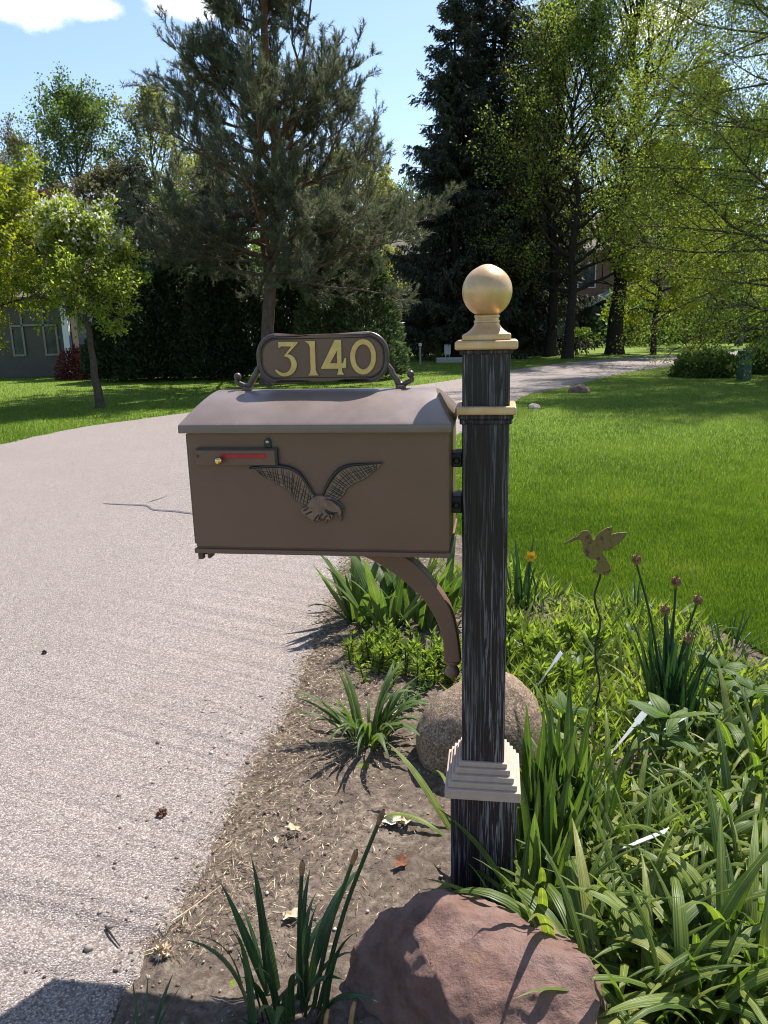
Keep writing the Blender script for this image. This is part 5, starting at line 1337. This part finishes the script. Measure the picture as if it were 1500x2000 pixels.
P3 = [np.array([q.x - hb.x, .004, q.z]) for q in stk] + [np.array([0, .004, -.06])]
P3 = np.array(smooth_loop(P3, 5, False)); obj('wavy_stake', tube_mesh('wavy_stake', [(P3, np.full(len(P3), .0038))], 8), plain('rusty_wire', (.045, .032, .028), .6, .4, .4, 60, .4, .3, .001), HB)

# ------------------------------------------------------------------ white plant labels, twigs, litter
MAT_PLASTIC = plain('white_plastic', (.72, .72, .72), .4, .5, 0, 20, .08, 0)
for px, py, rz_, L_, tx, lab in ((1257, 1390, .25, .10, .5, 'white plastic plant label leaning over beside the wavy stake'), (1330, 1402, -.7, .085, .35, 'white plant label half hidden behind broad leaves'), (1262, 1632, -.75, .115, .3, 'white plastic plant label lying among the daylilies'), (1087, 1283, .1, .045, .9, 'tiny white label among the pale lily shoots')):
    H_ = .19; q = gnd(px, py, H_); lean_ = math.radians(38 + 20 * tx); back = (H_ - .01) / math.tan(lean_)
    t = thing('plant_label', lab, 'plant label', (q.x - back * math.cos(rz_), q.y - back * math.sin(rz_), 0), rz_)
    t.rotation_euler = (0, -lean_, rz_); T_ = H_ / math.sin(lean_)
    b = bmesh.new(); box(b, T_ - L_ / 2, T_ + L_ / 2, -.016, .016, -.0009, .0009, .0006, 1); obj('tag_plate', mesh_bm('tag_plate', b), MAT_PLASTIC, t)
    b = bmesh.new(); vs = [b.verts.new(p_) for p_ in ((T_ - L_ / 2, -.009, 0), (T_ - L_ / 2, .009, 0), (-.03, 0, 0))]; b.faces.new(vs); e_ = bmesh.ops.extrude_face_region(b, geom=list(b.faces)); bmesh.ops.translate(b, verts=[v for v in e_['geom'] if isinstance(v, bmesh.types.BMVert)], vec=(0, 0, .0012)); bmesh.ops.recalc_face_normals(b, faces=b.faces)
    obj('spike', mesh_bm('spike', b), MAT_PLASTIC, t)
def dry_leaf_mesh(seed, L_):
    rr = random.Random(seed); pts = []
    for k in range(18):
        a_ = 2 * math.pi * k / 18; r0 = 1 + .28 * math.sin(5 * a_ + seed) + rr.uniform(-.1, .1); pts.append((L_ * .5 * r0 * math.cos(a_), L_ * .30 * r0 * math.sin(a_)))
    b = bmesh.new(); c0 = b.verts.new((0, 0, .004)); vs = [b.verts.new((x, y, .010 + .012 * noise.noise(Vector((x * 30, y * 30, seed))) + .35 * abs(y))) for x, y in pts]
    for i in range(18): b.faces.new((c0, vs[i], vs[(i + 1) % 18]))
    bmesh.ops.subdivide_edges(b, edges=b.edges, cuts=1)
    return mesh_bm('dry_leaf', b, True)
MAT_TAN = plain('tan_dry_leaf', (.52, .40, .27), .8, .2, 0, 40, .25, .2, .002); MAT_PALELEAF = plain('bleached_leaf', (.72, .62, .48), .7, .2, 0, 40, .15, .2, .002); MAT_RUST = plain('rust_dry_leaf', (.17, .075, .042), .8, .2, 0, 40, .35, .2, .002)
for i, (px, py, L_, mt, lab) in enumerate(((768, 1613, .065, MAT_PALELEAF, 'bleached dry leaf on the dirt left of the post foot'), (795, 1616, .045, MAT_TAN, 'tan dry leaf next to the bleached one'), (573, 1632, .05, MAT_TAN, 'tan curled leaf on the dirt near the road edge'), (784, 1695, .05, MAT_RUST, 'rust-brown leaf by the angular boulder'), (540, 1652, .022, MAT_PALELEAF, 'tiny pale leaf on the bare dirt'), (575, 1800, .055, MAT_TAN, 'curled leaf behind the dark daffodil leaves'), (1320, 1600, .06, MAT_TAN, 'tan leaf under the daylilies'), (1440, 1760, .06, MAT_TAN, 'dry leaf among the daylilies near the bed edge'), (770, 1400, .05, MAT_TAN, 'dry leaf at the foot of the rounded boulder'))):
    q = gnd(px, py); o_ = tag(obj('dry_leaf', dry_leaf_mesh(i + 3, L_), mt, loc=(q.x, q.y, .012)), lab, 'leaf', 'fallen leaves'); o_.rotation_euler = (random.Random(i).uniform(-.2, .2), random.Random(i + 9).uniform(-.2, .2), i * 1.3)
def twig(name, label, pts, r0, mat, cat='twig'):
    P3 = np.array(smooth_loop([np.array(p, float) for p in pts], 5, False)); c_ = P3.mean(0) * np.array([1, 1, 0])
    tag(obj(name, tube_mesh(name, [(P3 - c_, np.linspace(r0, r0 * .4, len(P3)))], 6), mat, loc=tuple(c_)), label, cat)
def gp(px, py, z): q = gnd(px, py); return (q.x, q.y, z)
twig('twig', 'short dark twig lying on the asphalt near the shadow', [gp(208, 1822, .019), gp(218, 1838, .022), gp(235, 1860, .02)], .0038, BARK_DARK)
twig('twig', 'long pale straw stalk lying across the asphalt edge', [gp(335, 1815, .022), gp(380, 1785, .024), gp(432, 1743, .022)], .0018, MAT_TAN)
twig('twig', 'thin pale stick lying among the daylilies', [gp(1310, 1540, .05), gp(1345, 1590, .04), gp(1385, 1635, .035)], .004, MAT_TAN)
def pod(label, px, py, sz_, mat):
    rs = np.random.RandomState(int(px)); n_ = 60; u = rs.normal(0, 1, (n_, 3)); u[:, 2] = abs(u[:, 2]); u /= np.linalg.norm(u, axis=1, keepdims=True)
    V, F_ = leaves_np(u * sz_ * .25, u, sz_ * .55, sz_ * .13, rs, .5); q = gnd(px, py); tag(obj('seed_cluster', mesh_np('seed_cluster', V, F_, np.repeat(rs.random(n_), 4)), mat, loc=(q.x, q.y, .018)), label, 'seed pod')
pod('reddish brown seed cluster lying on the open asphalt', 317, 1600, .026, MAT_RUST); pod('pale reddish seed cluster at the shaded asphalt edge', 320, 1872, .034, MAT_TAN)
pod('small brown maple seed cluster on the lawn side of the asphalt', 88, 1282, .02, BARK_DARK)

# loose stones, straw and mulch
rs = np.random.RandomState(17)
b = bmesh.new(); bmesh.ops.create_icosphere(b, subdivisions=1, radius=1.0); b.verts.ensure_lookup_table(); IV = np.array([v.co[:] for v in b.verts]); IF = np.array([[v.index for v in f.verts] for f in b.faces]); b.free()
VV, FF, RR, off = [], [], [], 0
ys = rs.uniform(1.25, 5.2, 900); ex = np.interp(ys, RE[:, 1], RE[:, 0]) + rs.normal(.02, .05, 900)
xs2 = rs.uniform(-.9, .25, 700); ys2 = rs.uniform(1.2, 2.9, 700)
for x_, y_ in np.r_[np.stack([ex, ys], 1), np.stack([xs2, ys2], 1)]:
    s_ = min(.008, rs.gamma(2.0, .0011)) + .0013; sc = s_ * rs.uniform(.6, 1.3, 3) * np.array([1, 1, .7]); a_ = rs.random() * 6.28; Rm = np.array([[math.cos(a_), -math.sin(a_), 0], [math.sin(a_), math.cos(a_), 0], [0, 0, 1]])
    onroad = x_ < np.interp(y_, RE[:, 1], RE[:, 0])
    V = (IV * (1 + rs.normal(0, .24, (len(IV), 1))) * sc) @ Rm.T + np.array([x_, y_, (ZR if onroad else .006) + sc[2] * .5]); VV.append(V); FF.append(IF + off); off += len(V); RR.append(np.full(len(V), rs.random()))
m = M('loose_gravel', .85, .25); m.col(m.ramp(m.attr('rnd'), [(0, (.10, .075, .06)), (.45, (.22, .18, .15)), (.85, (.34, .29, .245)), (1, (.50, .44, .38))]))
obj('loose_gravel', mesh_np('loose_gravel', np.concatenate(VV), np.concatenate(FF), np.concatenate(RR), False), m.m, kind='stuff')
n_ = 20000; y_ = rs.uniform(1.25, 5.2, n_) ** .85 * 1.28; e_ = np.interp(y_, RE[:, 1], RE[:, 0]); x_ = e_ + np.abs(rs.normal(0, .25, n_)) - .03
extra = rs.uniform(.3, 2.2, 2600); x_ = np.r_[x_, extra]; y_ = np.r_[y_, rs.uniform(1.3, 4.3, 2600)]; n_ = len(x_)
a_ = rs.random(n_) * 6.283; D = np.stack([np.cos(a_), np.sin(a_), rs.uniform(-.02, .12, n_)], 1); C = np.stack([x_, y_, rs.uniform(.012, .024, n_)], 1)
V, F_ = leaves_np(C, D, rs.gamma(2.2, .007, n_) + .004, rs.uniform(.0005, .0016, n_), rs, .02)
m = M('straw_litter', .85, .2); m.col(m.ramp(m.attr('rnd'), [(0, (.10, .065, .045)), (.35, (.24, .17, .11)), (.75, (.44, .34, .22)), (1, (.62, .53, .40))]))
obj('straw_litter', mesh_np('straw_litter', V, F_, np.repeat(rs.random(n_), 4)), m.m, kind='stuff')

# ------------------------------------------------------------------ grass blades on the lawns
def on_road(x, y):
    return (x < np.interp(y, RE[:, 1], RE[:, 0])) & (x > np.interp(y, LE[:, 1], LE[:, 0]))
def grass(name, x, y, hgt, wid, seed, mat):
    rs = np.random.RandomState(seed); n_ = len(x); a_ = rs.random(n_) * 6.283; ln = rs.uniform(.1, .75, n_)
    D = np.stack([np.cos(a_) * ln, np.sin(a_) * ln, np.ones(n_)], 1); D /= np.linalg.norm(D, axis=1, keepdims=True)
    S = np.stack([-np.sin(a_), np.cos(a_), np.zeros(n_)], 1); h = (hgt * rs.uniform(.55, 1.25, n_))[:, None]; B = np.stack([x, y, np.full(n_, -.004)], 1); w = (wid * rs.uniform(.7, 1.3, n_))[:, None]
    V = np.stack([B + S * w, B - S * w, B + D * h], 1).reshape(-1, 3)
    patch = .35 * np.sin(x * 1.7 + 1.3 * np.sin(y * 1.1)) * np.sin(y * 1.9 + .8 * np.sin(x * 2.3)) + .3 * np.sin(x * 6.1 + 2 * np.sin(y * 4.3)) * np.sin(y * 5.3 + 1.7 * np.sin(x * 5.1))
    obj(name, mesh_np(name, V, np.arange(3 * n_).reshape(-1, 3), np.repeat(np.clip(.45 + patch * .5 + rs.normal(0, .16, n_), 0, 1), 3)), mat, kind='stuff')
LEAF_GRASS = leaf_mat('grass_blade', [(0, (.06, .108, .013)), (.45, (.115, .188, .022)), (.8, (.17, .235, .036)), (1, (.28, .27, .08))], .48, .5, .3, (1.15, 1.25, .45))
rs = np.random.RandomState(23); n_ = 620000
v = rs.random(n_); Y = 1 / (1 / 3.0 + v * (1 / 21.0 - 1 / 3.0)); X = rs.uniform(-.06, .56, n_) * Y * 1.02 + .0
keep = ~on_road(X - .03, Y) & ~in_poly(X, Y, BEDL) & (X > np.interp(Y, RE[:, 1], RE[:, 0])); X, Y = X[keep], Y[keep]; sel = rs.permutation(len(X))[:330000]; X, Y = X[sel], Y[sel]
grass('lawn_grass', X, Y, .042, .0022, 24, LEAF_GRASS)
n_ = 240000; v = rs.random(n_); Y = 1 / (1 / 9.0 + v * (1 / 30.0 - 1 / 9.0)); X = rs.uniform(-.62, .55, n_) * Y
keep = (X < np.interp(Y, LE[:, 1], LE[:, 0]) + .05); X, Y = X[keep], Y[keep]
grass('far_lawn_grass', X, Y, .05, .004, 25, LEAF_GRASS)
